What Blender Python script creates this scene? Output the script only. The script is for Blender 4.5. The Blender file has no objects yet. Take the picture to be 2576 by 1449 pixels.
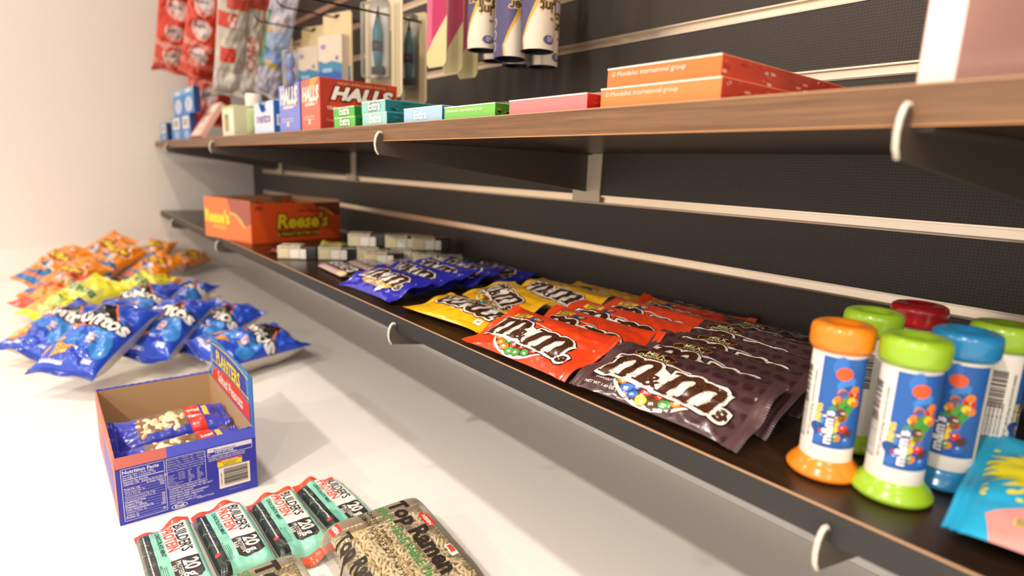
import bpy, bmesh, math, random
import numpy as np
from mathutils import Vector, Matrix, Euler, Quaternion
from mathutils.geometry import tessellate_polygon
sc = bpy.context.scene
COL = sc.collection
pi = math.pi

# ------------------------------------------------------------------ camera
CP = Vector((.9327, -.6777, .0393)); YAW, PITCH, ROLL, FPX = .8861, .1977, .0395, 1478.4453
_f = Vector((-math.sin(YAW)*math.cos(PITCH), math.cos(YAW)*math.cos(PITCH), -math.sin(PITCH)))
_r = _f.cross(Vector((0, 0, 1))).normalized(); _u = _r.cross(_f)
_r, _u = _r*math.cos(ROLL)+_u*math.sin(ROLL), -_r*math.sin(ROLL)+_u*math.cos(ROLL)
cam = bpy.data.cameras.new('camera'); camo = bpy.data.objects.new('camera', cam); COL.objects.link(camo)
M = Matrix((( _r.x, _u.x, -_f.x, CP.x), (_r.y, _u.y, -_f.y, CP.y), (_r.z, _u.z, -_f.z, CP.z), (0, 0, 0, 1)))
camo.matrix_world = M
cam.sensor_fit = 'HORIZONTAL'; cam.sensor_width = 36; cam.lens = FPX/2576*36
cam.clip_start = .02; cam.clip_end = 50
cam.dof.use_dof = True; cam.dof.focus_distance = .58; cam.dof.aperture_fstop = 3.6
sc.camera = camo

# ------------------------------------------------------------------ world, lights, exposure
w = bpy.data.worlds.new('World'); sc.world = w; w.use_nodes = True
w.node_tree.nodes['Background'].inputs[0].default_value = (1.0, .90, .81, 1)
w.node_tree.nodes['Background'].inputs[1].default_value = 1.3
sc.view_settings.view_transform = 'Standard'; sc.view_settings.look = 'None'
sc.view_settings.exposure = -0.05; sc.view_settings.gamma = 1.0; sc.view_settings.use_curve_mapping = False

def lamp(x, y, z, power, r=.045, col=(1, .905, .815)):
    l = bpy.data.lights.new('ceiling_or_fill_spot', 'AREA'); l.shape = 'DISK'; l.size = 2*r; l.energy = power; l.color = col
    l.spread = math.radians(150)
    o = bpy.data.objects.new('ceiling_or_fill_spot', l); o.location = (x, y, z); COL.objects.link(o)
    return o
for lx, pw in ((-1.15, 3.3), (.15, 6.0), (1.45, 6.5)):
    lamp(lx, -.72, 1.27, pw)
for lx, pw in ((-.6, 9), (.9, 23), (2.2, 16)):
    lamp(lx, -1.75, 1.27, pw)
for lx, pw in ((.2, 24), (1.9, 24)):  # far row added as fill, to brighten the shade under the lower shelf
    lamp(lx, -2.9, 1.27, pw)

# ------------------------------------------------------------------ constants of the place
ZL, ZU, ZC, S = -.1502, .0896, -.3687, .0762     # lower shelf top, upper shelf top, counter top, slat pitch
X0, YF = -1.52, -.328                            # left wall, shelf front
FLOOR, CEIL = -1.27, 1.3

def ray(x, y): return _r*((x-1288)/FPX) - _u*((y-724.5)/FPX) + _f
def onz(x, y, z): d = ray(x, y); return CP + d*((z-CP.z)/d.z)
def ony(x, y, Y): d = ray(x, y); return CP + d*((Y-CP.y)/d.y)
def onx(x, y, X): d = ray(x, y); return CP + d*((X-CP.x)/d.x)

# ------------------------------------------------------------------ materials
def lin(c):
    if isinstance(c, str):
        c = c.lstrip('#'); c = ''.join(q*2 for q in c) if len(c) == 3 else c; c = tuple(int(c[i:i+2], 16)/255 for i in (0, 2, 4))
    return tuple(v/12.92 if v <= .04045 else ((v+.055)/1.055)**2.4 for v in c[:3])

def principled(name):
    m = bpy.data.materials.new(name); m.use_nodes = True
    return m, m.node_tree, m.node_tree.nodes['Principled BSDF']

def attr_mat(name, rough=.5, metal=0, coat=0, bump=0, bscale=400, spec=.5):
    m, nt, b = principled(name)
    a = nt.nodes.new('ShaderNodeAttribute'); a.attribute_name = 'Col'
    nt.links.new(a.outputs['Color'], b.inputs['Base Color'])
    b.inputs['Roughness'].default_value = rough; b.inputs['Metallic'].default_value = metal
    b.inputs['Coat Weight'].default_value = coat; b.inputs['Coat Roughness'].default_value = .12
    b.inputs['Specular IOR Level'].default_value = spec
    if bump:
        tc = nt.nodes.new('ShaderNodeTexCoord'); n = nt.nodes.new('ShaderNodeTexNoise'); n.inputs['Scale'].default_value = bscale
        bp = nt.nodes.new('ShaderNodeBump'); bp.inputs['Strength'].default_value = bump; bp.inputs['Distance'].default_value = .001
        nt.links.new(tc.outputs['Object'], n.inputs['Vector']); nt.links.new(n.outputs['Fac'], bp.inputs['Height'])
        nt.links.new(bp.outputs['Normal'], b.inputs['Normal'])
    return m
FILM = attr_mat('printed_film', .28, 0, .45, .12, 160)
PAPER = attr_mat('printed_card', .48, 0, .12, .05, 600)
PLAST = attr_mat('coloured_plastic', .25, 0, .3, .03, 200)
MATTE = attr_mat('plain_matte', .8, 0, 0, .1, 500)
FOIL = attr_mat('silver_foil', .38, .55, 0, .3, 120)
METAL = attr_mat('painted_metal', .38, .1, .1, .05, 900)
KRAFT = attr_mat('raw_cardboard', .85, 0, 0, .25, 350)

def clear_mat(name, tint, fac, rough=.08):
    m = bpy.data.materials.new(name); m.use_nodes = True; nt = m.node_tree; nt.nodes.clear()
    o = nt.nodes.new('ShaderNodeOutputMaterial'); mix = nt.nodes.new('ShaderNodeMixShader')
    t = nt.nodes.new('ShaderNodeBsdfTransparent'); t.inputs[0].default_value = (*tint, 1)
    g = nt.nodes.new('ShaderNodeBsdfPrincipled'); g.inputs['Base Color'].default_value = (.9, .86, .8, 1); g.inputs['Roughness'].default_value = rough
    fr = nt.nodes.new('ShaderNodeFresnel'); fr.inputs[0].default_value = 1.45
    ad = nt.nodes.new('ShaderNodeMath'); ad.operation = 'ADD'; ad.inputs[1].default_value = fac; ad.use_clamp = True
    no = nt.nodes.new('ShaderNodeTexNoise'); no.inputs['Scale'].default_value = 70; bp = nt.nodes.new('ShaderNodeBump')
    bp.inputs['Strength'].default_value = .3; bp.inputs['Distance'].default_value = .002
    tc = nt.nodes.new('ShaderNodeTexCoord'); nt.links.new(tc.outputs['Object'], no.inputs['Vector'])
    nt.links.new(no.outputs['Fac'], bp.inputs['Height']); nt.links.new(bp.outputs['Normal'], g.inputs['Normal'])
    nt.links.new(fr.outputs[0], ad.inputs[0]); nt.links.new(ad.outputs[0], mix.inputs[0])
    nt.links.new(t.outputs[0], mix.inputs[1]); nt.links.new(g.outputs[0], mix.inputs[2]); nt.links.new(mix.outputs[0], o.inputs[0])
    return m
CLEAR = clear_mat('clear_film', (.97, .95, .9), .02)
BLISTER = clear_mat('blister_plastic', (.93, .92, .9), .04)

def wood_mat(name, dark, light, rough, scale=1.0):
    m, nt, b = principled(name)
    tc = nt.nodes.new('ShaderNodeTexCoord'); mp = nt.nodes.new('ShaderNodeMapping')
    mp.inputs['Scale'].default_value = (2.2*scale, 45*scale, 90*scale)
    n = nt.nodes.new('ShaderNodeTexNoise'); n.inputs['Scale'].default_value = 3; n.inputs['Detail'].default_value = 8; n.inputs['Roughness'].default_value = .65
    n2 = nt.nodes.new('ShaderNodeTexNoise'); n2.inputs['Scale'].default_value = 14; n2.inputs['Detail'].default_value = 3
    cr = nt.nodes.new('ShaderNodeValToRGB'); cr.color_ramp.elements[0].color = (*lin(dark), 1); cr.color_ramp.elements[1].color = (*lin(light), 1)
    cr.color_ramp.elements[0].position = .36; cr.color_ramp.elements[1].position = .66
    mx = nt.nodes.new('ShaderNodeMix'); mx.data_type = 'FLOAT'; mx.inputs[0].default_value = .25
    nt.links.new(tc.outputs['Object'], mp.inputs[0]); nt.links.new(mp.outputs[0], n.inputs['Vector']); nt.links.new(mp.outputs[0], n2.inputs['Vector'])
    nt.links.new(n.outputs['Fac'], mx.inputs[2]); nt.links.new(n2.outputs['Fac'], mx.inputs[3]); nt.links.new(mx.outputs[0], cr.inputs[0])
    nt.links.new(cr.outputs[0], b.inputs['Base Color']); b.inputs['Roughness'].default_value = rough
    bp = nt.nodes.new('ShaderNodeBump'); bp.inputs['Strength'].default_value = .15; bp.inputs['Distance'].default_value = .0005
    nt.links.new(n.outputs['Fac'], bp.inputs['Height']); nt.links.new(bp.outputs[0], b.inputs['Normal'])
    return m
WOOD_EDGE = wood_mat('walnut_edge', '#664832', '#8e6846', .5)
WOOD_DARK = wood_mat('espresso_board', '#1e120b', '#35200f', .3)
BAND_DARK = wood_mat('charcoal_edge_band', '#262524', '#2e2c2a', .5)

def slat_mat():
    m, nt, b = principled('woven_slat_panel')
    tc = nt.nodes.new('ShaderNodeTexCoord'); mp = nt.nodes.new('ShaderNodeMapping'); mp.inputs['Scale'].default_value = (1, 1, 1)
    ch = nt.nodes.new('ShaderNodeTexVoronoi'); ch.inputs['Scale'].default_value = 330; ch.inputs['Randomness'].default_value = .12
    n = nt.nodes.new('ShaderNodeTexNoise'); n.inputs['Scale'].default_value = 900
    cr = nt.nodes.new('ShaderNodeValToRGB'); cr.color_ramp.elements[0].color = (*lin('#4a4139'), 1); cr.color_ramp.elements[1].color = (*lin('#332c26'), 1)
    cr.color_ramp.elements[0].position = .15; cr.color_ramp.elements[1].position = .55
    nt.links.new(tc.outputs['Object'], mp.inputs[0]); nt.links.new(mp.outputs[0], ch.inputs['Vector']); nt.links.new(mp.outputs[0], n.inputs['Vector'])
    nt.links.new(ch.outputs['Distance'], cr.inputs[0]); nt.links.new(cr.outputs[0], b.inputs['Base Color'])
    bp = nt.nodes.new('ShaderNodeBump'); bp.inputs['Strength'].default_value = .3; bp.inputs['Distance'].default_value = .0005
    nt.links.new(ch.outputs['Distance'], bp.inputs['Height']); nt.links.new(bp.outputs[0], b.inputs['Normal'])
    b.inputs['Roughness'].default_value = .5
    return m
def plain(name, col, rough=.6, bump=.05, bs=300, metal=0, coat=0):
    m, nt, b = principled(name)
    tc = nt.nodes.new('ShaderNodeTexCoord'); n = nt.nodes.new('ShaderNodeTexNoise'); n.inputs['Scale'].default_value = bs; n.inputs['Detail'].default_value = 4
    hs = nt.nodes.new('ShaderNodeMix'); hs.data_type = 'RGBA'; c = lin(col)
    hs.inputs[6].default_value = (*[v*.94 for v in c], 1); hs.inputs[7].default_value = (*[min(1, v*1.04) for v in c], 1)
    bp = nt.nodes.new('ShaderNodeBump'); bp.inputs['Strength'].default_value = bump; bp.inputs['Distance'].default_value = .001
    nt.links.new(tc.outputs['Object'], n.inputs['Vector']); nt.links.new(n.outputs['Fac'], hs.inputs[0]); nt.links.new(hs.outputs[2], b.inputs['Base Color'])
    nt.links.new(n.outputs['Fac'], bp.inputs['Height']); nt.links.new(bp.outputs[0], b.inputs['Normal'])
    b.inputs['Roughness'].default_value = rough; b.inputs['Metallic'].default_value = metal; b.inputs['Coat Weight'].default_value = coat
    return m

# ------------------------------------------------------------------ object helpers
def tag(o, label=None, cat=None, group=None, kind=None):
    if label: o['label'] = label
    if cat: o['category'] = cat
    if group: o['group'] = group
    if kind: o['kind'] = kind
    return o
def link(name, me, parent=None):
    o = bpy.data.objects.new(name, me); COL.objects.link(o)
    if parent: o.parent = parent
    return o
def empty(name, loc=(0, 0, 0), rot=None, mat=None):
    o = bpy.data.objects.new(name, None); COL.objects.link(o); o.empty_display_size = .02
    if mat is not None: o.matrix_world = mat
    else:
        o.location = loc
        if rot: o.rotation_euler = rot
    return o

class Geo:
    """collects faces with a colour each and links them as one mesh"""
    def __init__(s): s.v = []; s.f = []; s.c = []; s.sm = []
    def add(s, verts, faces, col, smooth=False):
        k = len(s.v); s.v += [tuple(v) for v in verts]
        c = lin(col) if not isinstance(col, list) else None
        for i, f in enumerate(faces):
            s.f.append(tuple(a+k for a in f)); s.c.append(c if c else col[i]); s.sm.append(smooth)
        return s
    def box(s, a, b, col, bev=0):
        x0, y0, z0 = a; x1, y1, z1 = b
        if not bev:
            s.add([(x0,y0,z0),(x1,y0,z0),(x1,y1,z0),(x0,y1,z0),(x0,y0,z1),(x1,y0,z1),(x1,y1,z1),(x0,y1,z1)],
                  [(0,3,2,1),(4,5,6,7),(0,1,5,4),(1,2,6,5),(2,3,7,6),(3,0,4,7)], col)
        else:
            bm = bmesh.new(); bmesh.ops.create_cube(bm, size=1)
            for v in bm.verts: v.co = Vector((x0+(v.co.x+.5)*(x1-x0), y0+(v.co.y+.5)*(y1-y0), z0+(v.co.z+.5)*(z1-z0)))
            bmesh.ops.bevel(bm, geom=bm.edges[:], offset=bev, segments=2, affect='EDGES', profile=.6)
            s.frombm(bm, col)
        return s
    def frombm(s, bm, col, smooth=False, mat=None):
        bm.verts.index_update()
        s.add([(mat @ v.co if mat else v.co) for v in bm.verts], [[v.index for v in f.verts] for f in bm.faces], col, smooth); bm.free()
    def prism(s, pts, axis, a, b, col):
        """polygon pts (2D) extruded along axis from a to b; the 2D axes are the other two in xyz order"""
        n = len(pts)
        def P(p, t):
            return {'x': (t, p[0], p[1]), 'y': (p[0], t, p[1]), 'z': (p[0], p[1], t)}[axis]
        vs = [P(p, a) for p in pts]+[P(p, b) for p in pts]
        tri = tessellate_polygon([[Vector((p[0], p[1], 0)) for p in pts]])
        fs = [tuple(t) for t in tri]+[tuple(i+n for i in t) for t in tri]+[(i, (i+1) % n, (i+1) % n+n, i+n) for i in range(n)]
        bm = bmesh.new(); bv = [bm.verts.new(v) for v in vs]
        for f in fs:
            try: bm.faces.new([bv[i] for i in f])
            except ValueError: pass
        bmesh.ops.recalc_face_normals(bm, faces=bm.faces); s.frombm(bm, col)
        return s
    def tube(s, path, r, col, n=8, caps=True):
        P = [Vector(p) for p in path]; rings = []; up = None; base = len(P)
        V = []; F = []
        for i, p in enumerate(P):
            t = (P[min(i+1, base-1)]-P[max(i-1, 0)]).normalized()
            if up is None:
                up = t.orthogonal().normalized()
            else:
                up = (up - t*up.dot(t)); up = up.normalized() if up.length > 1e-6 else t.orthogonal().normalized()
            sd = t.cross(up); rr = r[i] if isinstance(r, (list, tuple)) else r
            V += [p+(up*math.cos(2*pi*k/n)+sd*math.sin(2*pi*k/n))*rr for k in range(n)]
        for i in range(base-1):
            for k in range(n):
                F.append((i*n+k, i*n+(k+1) % n, (i+1)*n+(k+1) % n, (i+1)*n+k))
        if caps: F.append(tuple(range(n))[::-1]); F.append(tuple((base-1)*n+k for k in range(n)))
        return s.add(V, F, col, True)
    def lathe(s, prof, col, n=40, at=(0, 0, 0)):
        """prof: (r, z) from bottom to top"""
        V = []; F = []; m = len(prof)
        for r, z in prof: V += [(at[0]+r*math.cos(2*pi*k/n), at[1]+r*math.sin(2*pi*k/n), at[2]+z) for k in range(n)]
        for i in range(m-1):
            for k in range(n): F.append((i*n+k, i*n+(k+1) % n, (i+1)*n+(k+1) % n, (i+1)*n+k))
        if prof[0][0] > 1e-5: F.append(tuple(range(n))[::-1])
        if prof[-1][0] > 1e-5: F.append(tuple((m-1)*n+k for k in range(n)))
        return s.add(V, F, col, True)
    def ellipsoid(s, c, r, col, rot=None, seg=10, rings=6):
        bm = bmesh.new(); bmesh.ops.create_uvsphere(bm, u_segments=seg, v_segments=rings, radius=1)
        m = Matrix.Translation(c) @ (rot.to_matrix().to_4x4() if rot else Matrix()) @ Matrix.Diagonal((*r, 1))
        s.frombm(bm, col, True, m); return s
    def build(s, name, mat, parent=None):
        me = bpy.data.meshes.new(name); me.from_pydata(s.v, [], s.f)
        a = me.attributes.new('Col', 'FLOAT_COLOR', 'FACE')
        a.data.foreach_set('color', np.array([(*c, 1) for c in s.c], dtype=np.float32).ravel())
        me.polygons.foreach_set('use_smooth', np.array(s.sm, dtype=bool))
        me.materials.append(mat); me.validate(); me.update()
        return link(name, me, parent)

# ------------------------------------------------------------------ flat printed artwork, cut and laid onto surfaces
_tc = {}
def text_geo(s, off, shear):
    k = (s, round(off, 3), shear)
    if k not in _tc:
        cu = bpy.data.curves.new('t', 'FONT'); cu.body = s; cu.resolution_u = 2 if len(s) > 6 else 4; cu.offset = off; cu.shear = shear
        cu.space_line = .95
        ob = bpy.data.objects.new('t', cu); me = ob.to_mesh()
        v = np.array([x.co[:2] for x in me.vertices]).reshape(-1, 2); f = [tuple(p.vertices) for p in me.polygons]
        ob.to_mesh_clear(); bpy.data.objects.remove(ob); bpy.data.curves.remove(cu)
        _tc[k] = (v, f)
    return _tc[k]

class Art:
    def __init__(s): s.it = []; s._flat = None
    def raw(s, v, f, col, layer): s.it.append((np.array(v, float).reshape(-1, 2), f, lin(col), layer)); return s
    def poly(s, pts, col, layer=1):
        tri = tessellate_polygon([[Vector((p[0], p[1], 0)) for p in pts]])
        return s.raw(pts, [tuple(t) for t in tri], col, layer)
    def rect(s, x0, y0, x1, y1, col, layer=1, rot=0):
        p = [(x0, y0), (x1, y0), (x1, y1), (x0, y1)]
        if rot:
            cx, cy = (x0+x1)/2, (y0+y1)/2; c, d = math.cos(rot), math.sin(rot)
            p = [(cx+(a-cx)*c-(b-cy)*d, cy+(a-cx)*d+(b-cy)*c) for a, b in p]
        return s.raw(p, [(0, 1, 2, 3)], col, layer)
    def ell(s, cx, cy, rx, ry, col, layer=1, rot=0, n=28):
        c, d = math.cos(rot), math.sin(rot)
        p = [(cx+rx*math.cos(t)*c-ry*math.sin(t)*d, cy+rx*math.cos(t)*d+ry*math.sin(t)*c) for t in np.linspace(0, 2*pi, n, endpoint=False)]
        return s.raw(p, [tuple(range(n))], col, layer)
    def stroke(s, pts, wd, col, layer=1, caps=True):
        wds = wd if isinstance(wd, (list, tuple)) else [wd]*len(pts)
        P = [Vector(p) for p in pts]
        for i in range(len(P)-1):
            d = P[i+1]-P[i]
            if d.length < 1e-9: continue
            n = Vector((-d.y, d.x)).normalized()
            a, b = n*wds[i]/2, n*wds[i+1]/2
            s.raw([P[i]-a, P[i+1]-b, P[i+1]+b, P[i]+a], [(0, 1, 2, 3)], col, layer)
        for i, p in enumerate(P):
            if (0 < i < len(P)-1) or caps: s.ell(p.x, p.y, wds[i]/2, wds[i]/2, col, layer, n=12)
        return s
    def text(s, t, x, y, size, col, layer=2, rot=0, sx=1, bold=0, shear=0, align='l', outline=None, arc=0, sy=1):
        for (o, c, ly) in ((outline or [])+[(0, col, layer)]):
            v, f = text_geo(t, bold+o/size, shear)
            if len(v) == 0: continue
            v0, _ = text_geo(t, 0, shear)
            wd = v0[:, 0].max(); v = v.copy()
            if align == 'c': v[:, 0] -= wd/2
            elif align == 'r': v[:, 0] -= wd
            v[:, 0] *= sx; v[:, 1] *= sy; v *= size
            if arc: v[:, 1] += arc*(v[:, 0]**2)
            cc, dd = math.cos(rot), math.sin(rot)
            q = np.stack([x+v[:, 0]*cc-v[:, 1]*dd, y+v[:, 0]*dd+v[:, 1]*cc], 1)
            s.raw(q, f, c, ly)
        return s
    def lines(s, x, y, wd, n, pitch, th, col, layer=2, seed=0, words=True):
        r = random.Random(seed)
        for i in range(n):
            yy = y-i*pitch; xx = x
            while xx < x+wd:
                l = r.uniform(.6, 2.2)*th*2.2
                s.rect(xx, yy, min(xx+l, x+wd), yy+th, col, layer); xx += l+th*.6
        return s
    def add(s, o, dx=0, dy=0, rot=0, sc=1, lay=0):
        c, d = math.cos(rot)*sc, math.sin(rot)*sc
        for v, f, col, l in o.it: s.it.append((np.stack([dx+v[:, 0]*c-v[:, 1]*d, dy+v[:, 0]*d+v[:, 1]*c], 1), f, col, l+lay))
        return s
    def cut(s, us, vs):
        if s._flat: return s._flat
        bm = bmesh.new(); cl = bm.faces.layers.int.new('c'); cols = []; idx = {}
        for v, f, c, l in s.it:
            if c not in idx: idx[c] = len(cols); cols.append(c)
            bv = [bm.verts.new((p[0], p[1], l)) for p in v]
            for t in f:
                try: fc = bm.faces.new([bv[i] for i in t])
                except ValueError: continue
                fc[cl] = idx[c]
        def cutall(vals, ax):
            for q in vals:
                geom = []
                for fc in bm.faces:
                    cs = [v.co[ax] for v in fc.verts]
                    if min(cs) < q-1e-7 and max(cs) > q+1e-7: geom.append(fc)
                if geom:
                    g = set(geom)
                    for fc in geom: g.update(fc.edges); g.update(fc.verts)
                    co = [0, 0, 0]; no = [0, 0, 0]; co[ax] = q; no[ax] = 1
                    bmesh.ops.bisect_plane(bm, geom=list(g), dist=1e-7, plane_co=co, plane_no=no)
        cutall(us, 0); cutall(vs, 1)
        # drop what lies outside the printed face
        u0, u1, v0, v1 = us[0], us[-1], vs[0], vs[-1]
        dead = []
        for fc in bm.faces:
            c = fc.calc_center_median()
            if c.x < u0 or c.x > u1 or c.y < v0 or c.y > v1: dead.append(fc)
        if dead: bmesh.ops.delete(bm, geom=dead, context='FACES')
        for v in [v for v in bm.verts if not v.link_faces]: bm.verts.remove(v)
        bm.verts.index_update()
        V = np.array([v.co[:] for v in bm.verts]).reshape(-1, 3); F = []; C = []
        for fc in bm.faces:
            t = [v.index for v in fc.verts]
            if fc.normal.z < 0: t = t[::-1]
            F.append(tuple(t)); C.append(cols[fc[cl]])
        bm.free(); s._flat = (V, F, C)
        return s._flat
    def on_plane(s, geo, O, U, V, N, w, h, step=.00012):
        """lay onto a flat face with corner O, axes U V, size w x h"""
        a, F, C = s.cut([0, w], [0, h])
        O, U, V, N = map(np.array, (O, U, V, N))
        p = O+a[:, :1]*U+a[:, 1:2]*V+(a[:, 2:3]*step+.0001)*N
        if len(F): geo.add(p.tolist(), F, C)
    def on_grid(s, geo, us, vs, P, step=.00013):
        """P: (nu, nv, 3) surface points on the grid us x vs"""
        a, F, C = s.cut(us, vs)
        if not len(F): return
        us = np.array(us); vs = np.array(vs)
        iu = np.clip(np.searchsorted(us, a[:, 0])-1, 0, len(us)-2); iv = np.clip(np.searchsorted(vs, a[:, 1])-1, 0, len(vs)-2)
        tu = np.clip((a[:, 0]-us[iu])/(us[iu+1]-us[iu]), 0, 1)[:, None]; tv = np.clip((a[:, 1]-vs[iv])/(vs[iv+1]-vs[iv]), 0, 1)[:, None]
        du = np.gradient(P, axis=0); dv = np.gradient(P, axis=1); N = np.cross(du, dv); N /= np.linalg.norm(N, axis=2, keepdims=True)+1e-12
        def bl(Q): return Q[iu, iv]*(1-tu)*(1-tv)+Q[iu+1, iv]*tu*(1-tv)+Q[iu, iv+1]*(1-tu)*tv+Q[iu+1, iv+1]*tu*tv
        p = bl(P)+bl(N)*(a[:, 2:3]*step+.00015)
        geo.add(p.tolist(), F, C, True)

def finish_cols(geo): return geo

def pouch(name, mat, L, W, T, cols, art=None, seal=.011, pu=3.0, pv=2.4, eu=.6, ev=.6, pinch=.06, wr=.0009, crease=.0015, nc=7, endw=.0035,
          seed=0, cw=(.10, .24), NU=44, NV=26, film=FILM, back=FOIL, bottom=.45, deform=None, teeth=26, lump=0, label=None, cat=None, group=None, seals=True, flatten=0):
    """pillow pack: u along its length, v across, printed side up. cols = body, seal, back"""
    r = random.Random(seed); a = L/2-seal; b = W/2
    us = np.linspace(-a, a, NU); vs = np.linspace(-b, b, NV)
    U, V = np.meshgrid(us, vs, indexing='ij')
    fold = [(r.uniform(-.8, .8)*a, r.uniform(-.8, .8)*b, r.uniform(0, pi), r.uniform(.5, 1)*crease*r.choice((-1, 1)), r.uniform(*cw)*W, r.uniform(.25, .6)*W) for _ in range(nc)]
    rays = [(r.uniform(-1, 1)*b, r.uniform(.4, 1)*wr*3, r.uniform(.02, .05)*W+.0008, r.uniform(-.35, .35), r.choice((-1, 1)), r.uniform(.15, .5)*L) for _ in range(16)]
    ph = [r.uniform(0, 6.28) for _ in range(8)]
    def edge(V): return endw*(np.sin(V/b*2.3+ph[0])+.5*np.sin(V/b*5.1+ph[1]))
    def edge2(V): return endw*(np.sin(V/b*2.0+ph[2])+.5*np.sin(V/b*4.6+ph[3]))
    def surf(U, V, side):
        fu = np.clip(1-np.abs(U/a)**pu, 0, 1)**eu; fv = np.clip(1-np.abs(V/b)**pv, 0, 1)**ev
        h = fu*fv
        env = np.clip(h*1.6, 0, 1)
        d = np.zeros_like(U)
        for cx, cy, th, am, wd, ln in fold:
            x = (U-cx)*math.cos(th)+(V-cy)*math.sin(th); y = -(U-cx)*math.sin(th)+(V-cy)*math.cos(th)
            d += am*np.clip(1-np.abs(x)/wd, 0, 1)*np.exp(-(y/ln)**2)
        for v0, am, wd, sl, sg, ln in rays:
            y = V-v0-sl*(a-sg*U); d -= am*np.exp(-(y/wd)**2)*np.exp(-((a-sg*U)/ln)**2*3)
        d += wr*(np.sin(U*310/ (L/.15)+ph[4]+V*90)*np.sin(V*260+ph[5]))
        if lump:
            d += lump*(np.sin(U*420+ph[6])*np.sin(V*390+ph[7])+.6*np.sin(U*230+V*310+ph[1]))
        if side > 0: z = T*(1-bottom)*h+d*env
        else: z = -T*bottom*np.minimum(h*1.25, 1 if not flatten else flatten)+.3*d*env
        q = (np.abs(U)/a)**5
        z = z+q*np.where(U > 0, edge(V), edge2(V))
        Vp = V*(1-pinch*fu)
        P = np.stack([U, Vp, z+T*bottom], -1)
        return P
    def fin(P):
        return deform(P) if deform else P
    F_, B_ = fin(surf(U, V, 1)), fin(surf(U, V, -1))
    g = Geo()
    idx = np.arange(NU*NV).reshape(NU, NV)
    fs = [(idx[i, j], idx[i+1, j], idx[i+1, j+1], idx[i, j+1]) for i in range(NU-1) for j in range(NV-1)]
    fc = []
    body, sealc, backc = cols
    if callable(body):
        for i in range(NU-1):
            for j in range(NV-1): fc.append(lin(body((us[i]+us[i+1])/2, (vs[j]+vs[j+1])/2)))
    else: fc = [lin(body)]*len(fs)
    g.add(F_.reshape(-1, 3).tolist(), fs, fc, True)
    if art: art.on_grid(g, us, vs, F_)
    root = empty(name, mat=mat)
    if label: tag(root, label, cat, group)
    g.build('wrapper', film, root)
    gb = Geo(); gb.add(B_.reshape(-1, 3).tolist(), [f[::-1] for f in fs], backc, True)
    gb.build('back_panel', back, root)
    if seals:
        ns = NV*3 if NV*3 > teeth*2 else teeth*2
        vv = np.linspace(-b, b, ns+1)
        for sg in (-1, 1):
            zz = (edge(vv) if sg > 0 else edge2(vv))
            rows = []
            for t in (0, .25, .5, .75, 1.0):
                x = np.full_like(vv, sg*(a+seal*t*.92)); 
                if t == 1: x = x+sg*.0011*(np.arange(len(vv)) % 2)
                zr = zz*(1+t*.3)+(.0004*(1 if int(t*4) % 2 else -1))+.0012*t*np.sin(vv/b*7+ph[3+(sg > 0)])
                rows.append(np.stack([x, vv*1.0, zr+T*bottom], -1))
            G = np.array(rows); top = fin(G+[0, 0, .00035]); bot = fin(G-[0, 0, .00035])
            n, m = G.shape[:2]; id2 = np.arange(n*m).reshape(n, m)
            f2 = [(id2[i, j], id2[i+1, j], id2[i+1, j+1], id2[i, j+1]) if sg > 0 else (id2[i, j], id2[i, j+1], id2[i+1, j+1], id2[i+1, j]) for i in range(n-1) for j in range(m-1)]
            gs = Geo(); gs.add(top.reshape(-1, 3).tolist(), f2, sealc); gs.add(bot.reshape(-1, 3).tolist(), [f[::-1] for f in f2], backc if sg < 9 else sealc)
            gs.build('end_seal', film, root)
    return root

def frame(origin, xdir, zhint):
    """matrix with x along xdir, z as near zhint as possible"""
    x = Vector(xdir).normalized(); z = Vector(zhint); z = (z-x*z.dot(x)).normalized(); y = z.cross(x)
    return Matrix(((x.x, y.x, z.x, origin[0]), (x.y, y.y, z.y, origin[1]), (x.z, y.z, z.z, origin[2]), (0, 0, 0, 1)))
def lying(cx, cy, z, yaw, tilt=0, roll=0):
    """tilt raises the far (+v) side, roll raises the +u end"""
    return Matrix.Translation((cx, cy, z)) @ Matrix.Rotation(yaw, 4, 'Z') @ Matrix.Rotation(tilt, 4, 'X') @ Matrix.Rotation(-roll, 4, 'Y')

# ================================================================== THE SETTING
wall_paint = plain('warm_white_paint', '#f4ece2', .75, .08, 220)
g = Geo()
def st(o, name=None): tag(o, kind='structure'); return o
# slat wall: profile along z, extruded in x
SLOT, LIP = .0105, .0018
XE = 2.6
ks = range(-6, 12)
prof = []; zcur = FLOOR
def panel(z0, z1):
    g.prism([(0, z0), (.0, z1), (.018, z1), (.018, z0)], 'x', X0, XE, '#555')
zb = FLOOR
for k in ks:
    c = k*S
    if c-SLOT/2 < FLOOR: continue
    panel(zb, c-SLOT/2); zb = c+SLOT/2
    g.box((X0, .0, c-SLOT/2), (-1.415, .018, c+SLOT/2), '#555')
    g.box((-1.415, .0125, c-SLOT/2), (XE, .018, c+SLOT/2), '#555')
panel(zb, CEIL)
w_ = g.build('wall_back', slat_mat()); st(w_)
alu = plain('aluminium_insert', '#fbe9d2', .28, .04, 60, .85)
n_ = 0
for k in ks:
    c = k*S; n_ += 1
    gi = Geo()
    gi.prism([(.0125, c-SLOT/2), (.0045, c-SLOT/2+.0001), (-.0008, c-SLOT/2-.0012), (-.0012, c-SLOT/2+.0006), (.0030, c-SLOT/2+.0012), (.0034, c+SLOT/2-.0016), (-.0008, c+SLOT/2-.0008), (-.0008, c+SLOT/2+.0012), (.0125, c+SLOT/2)], 'x', -1.41, XE, '#ddd')
    o = gi.build('trim_%d' % n_, alu); st(o)
g = Geo(); g.box((X0-.05, -3.4, FLOOR), (X0, .02, CEIL), '#eee'); st(g.build('wall_left', wall_paint))
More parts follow.
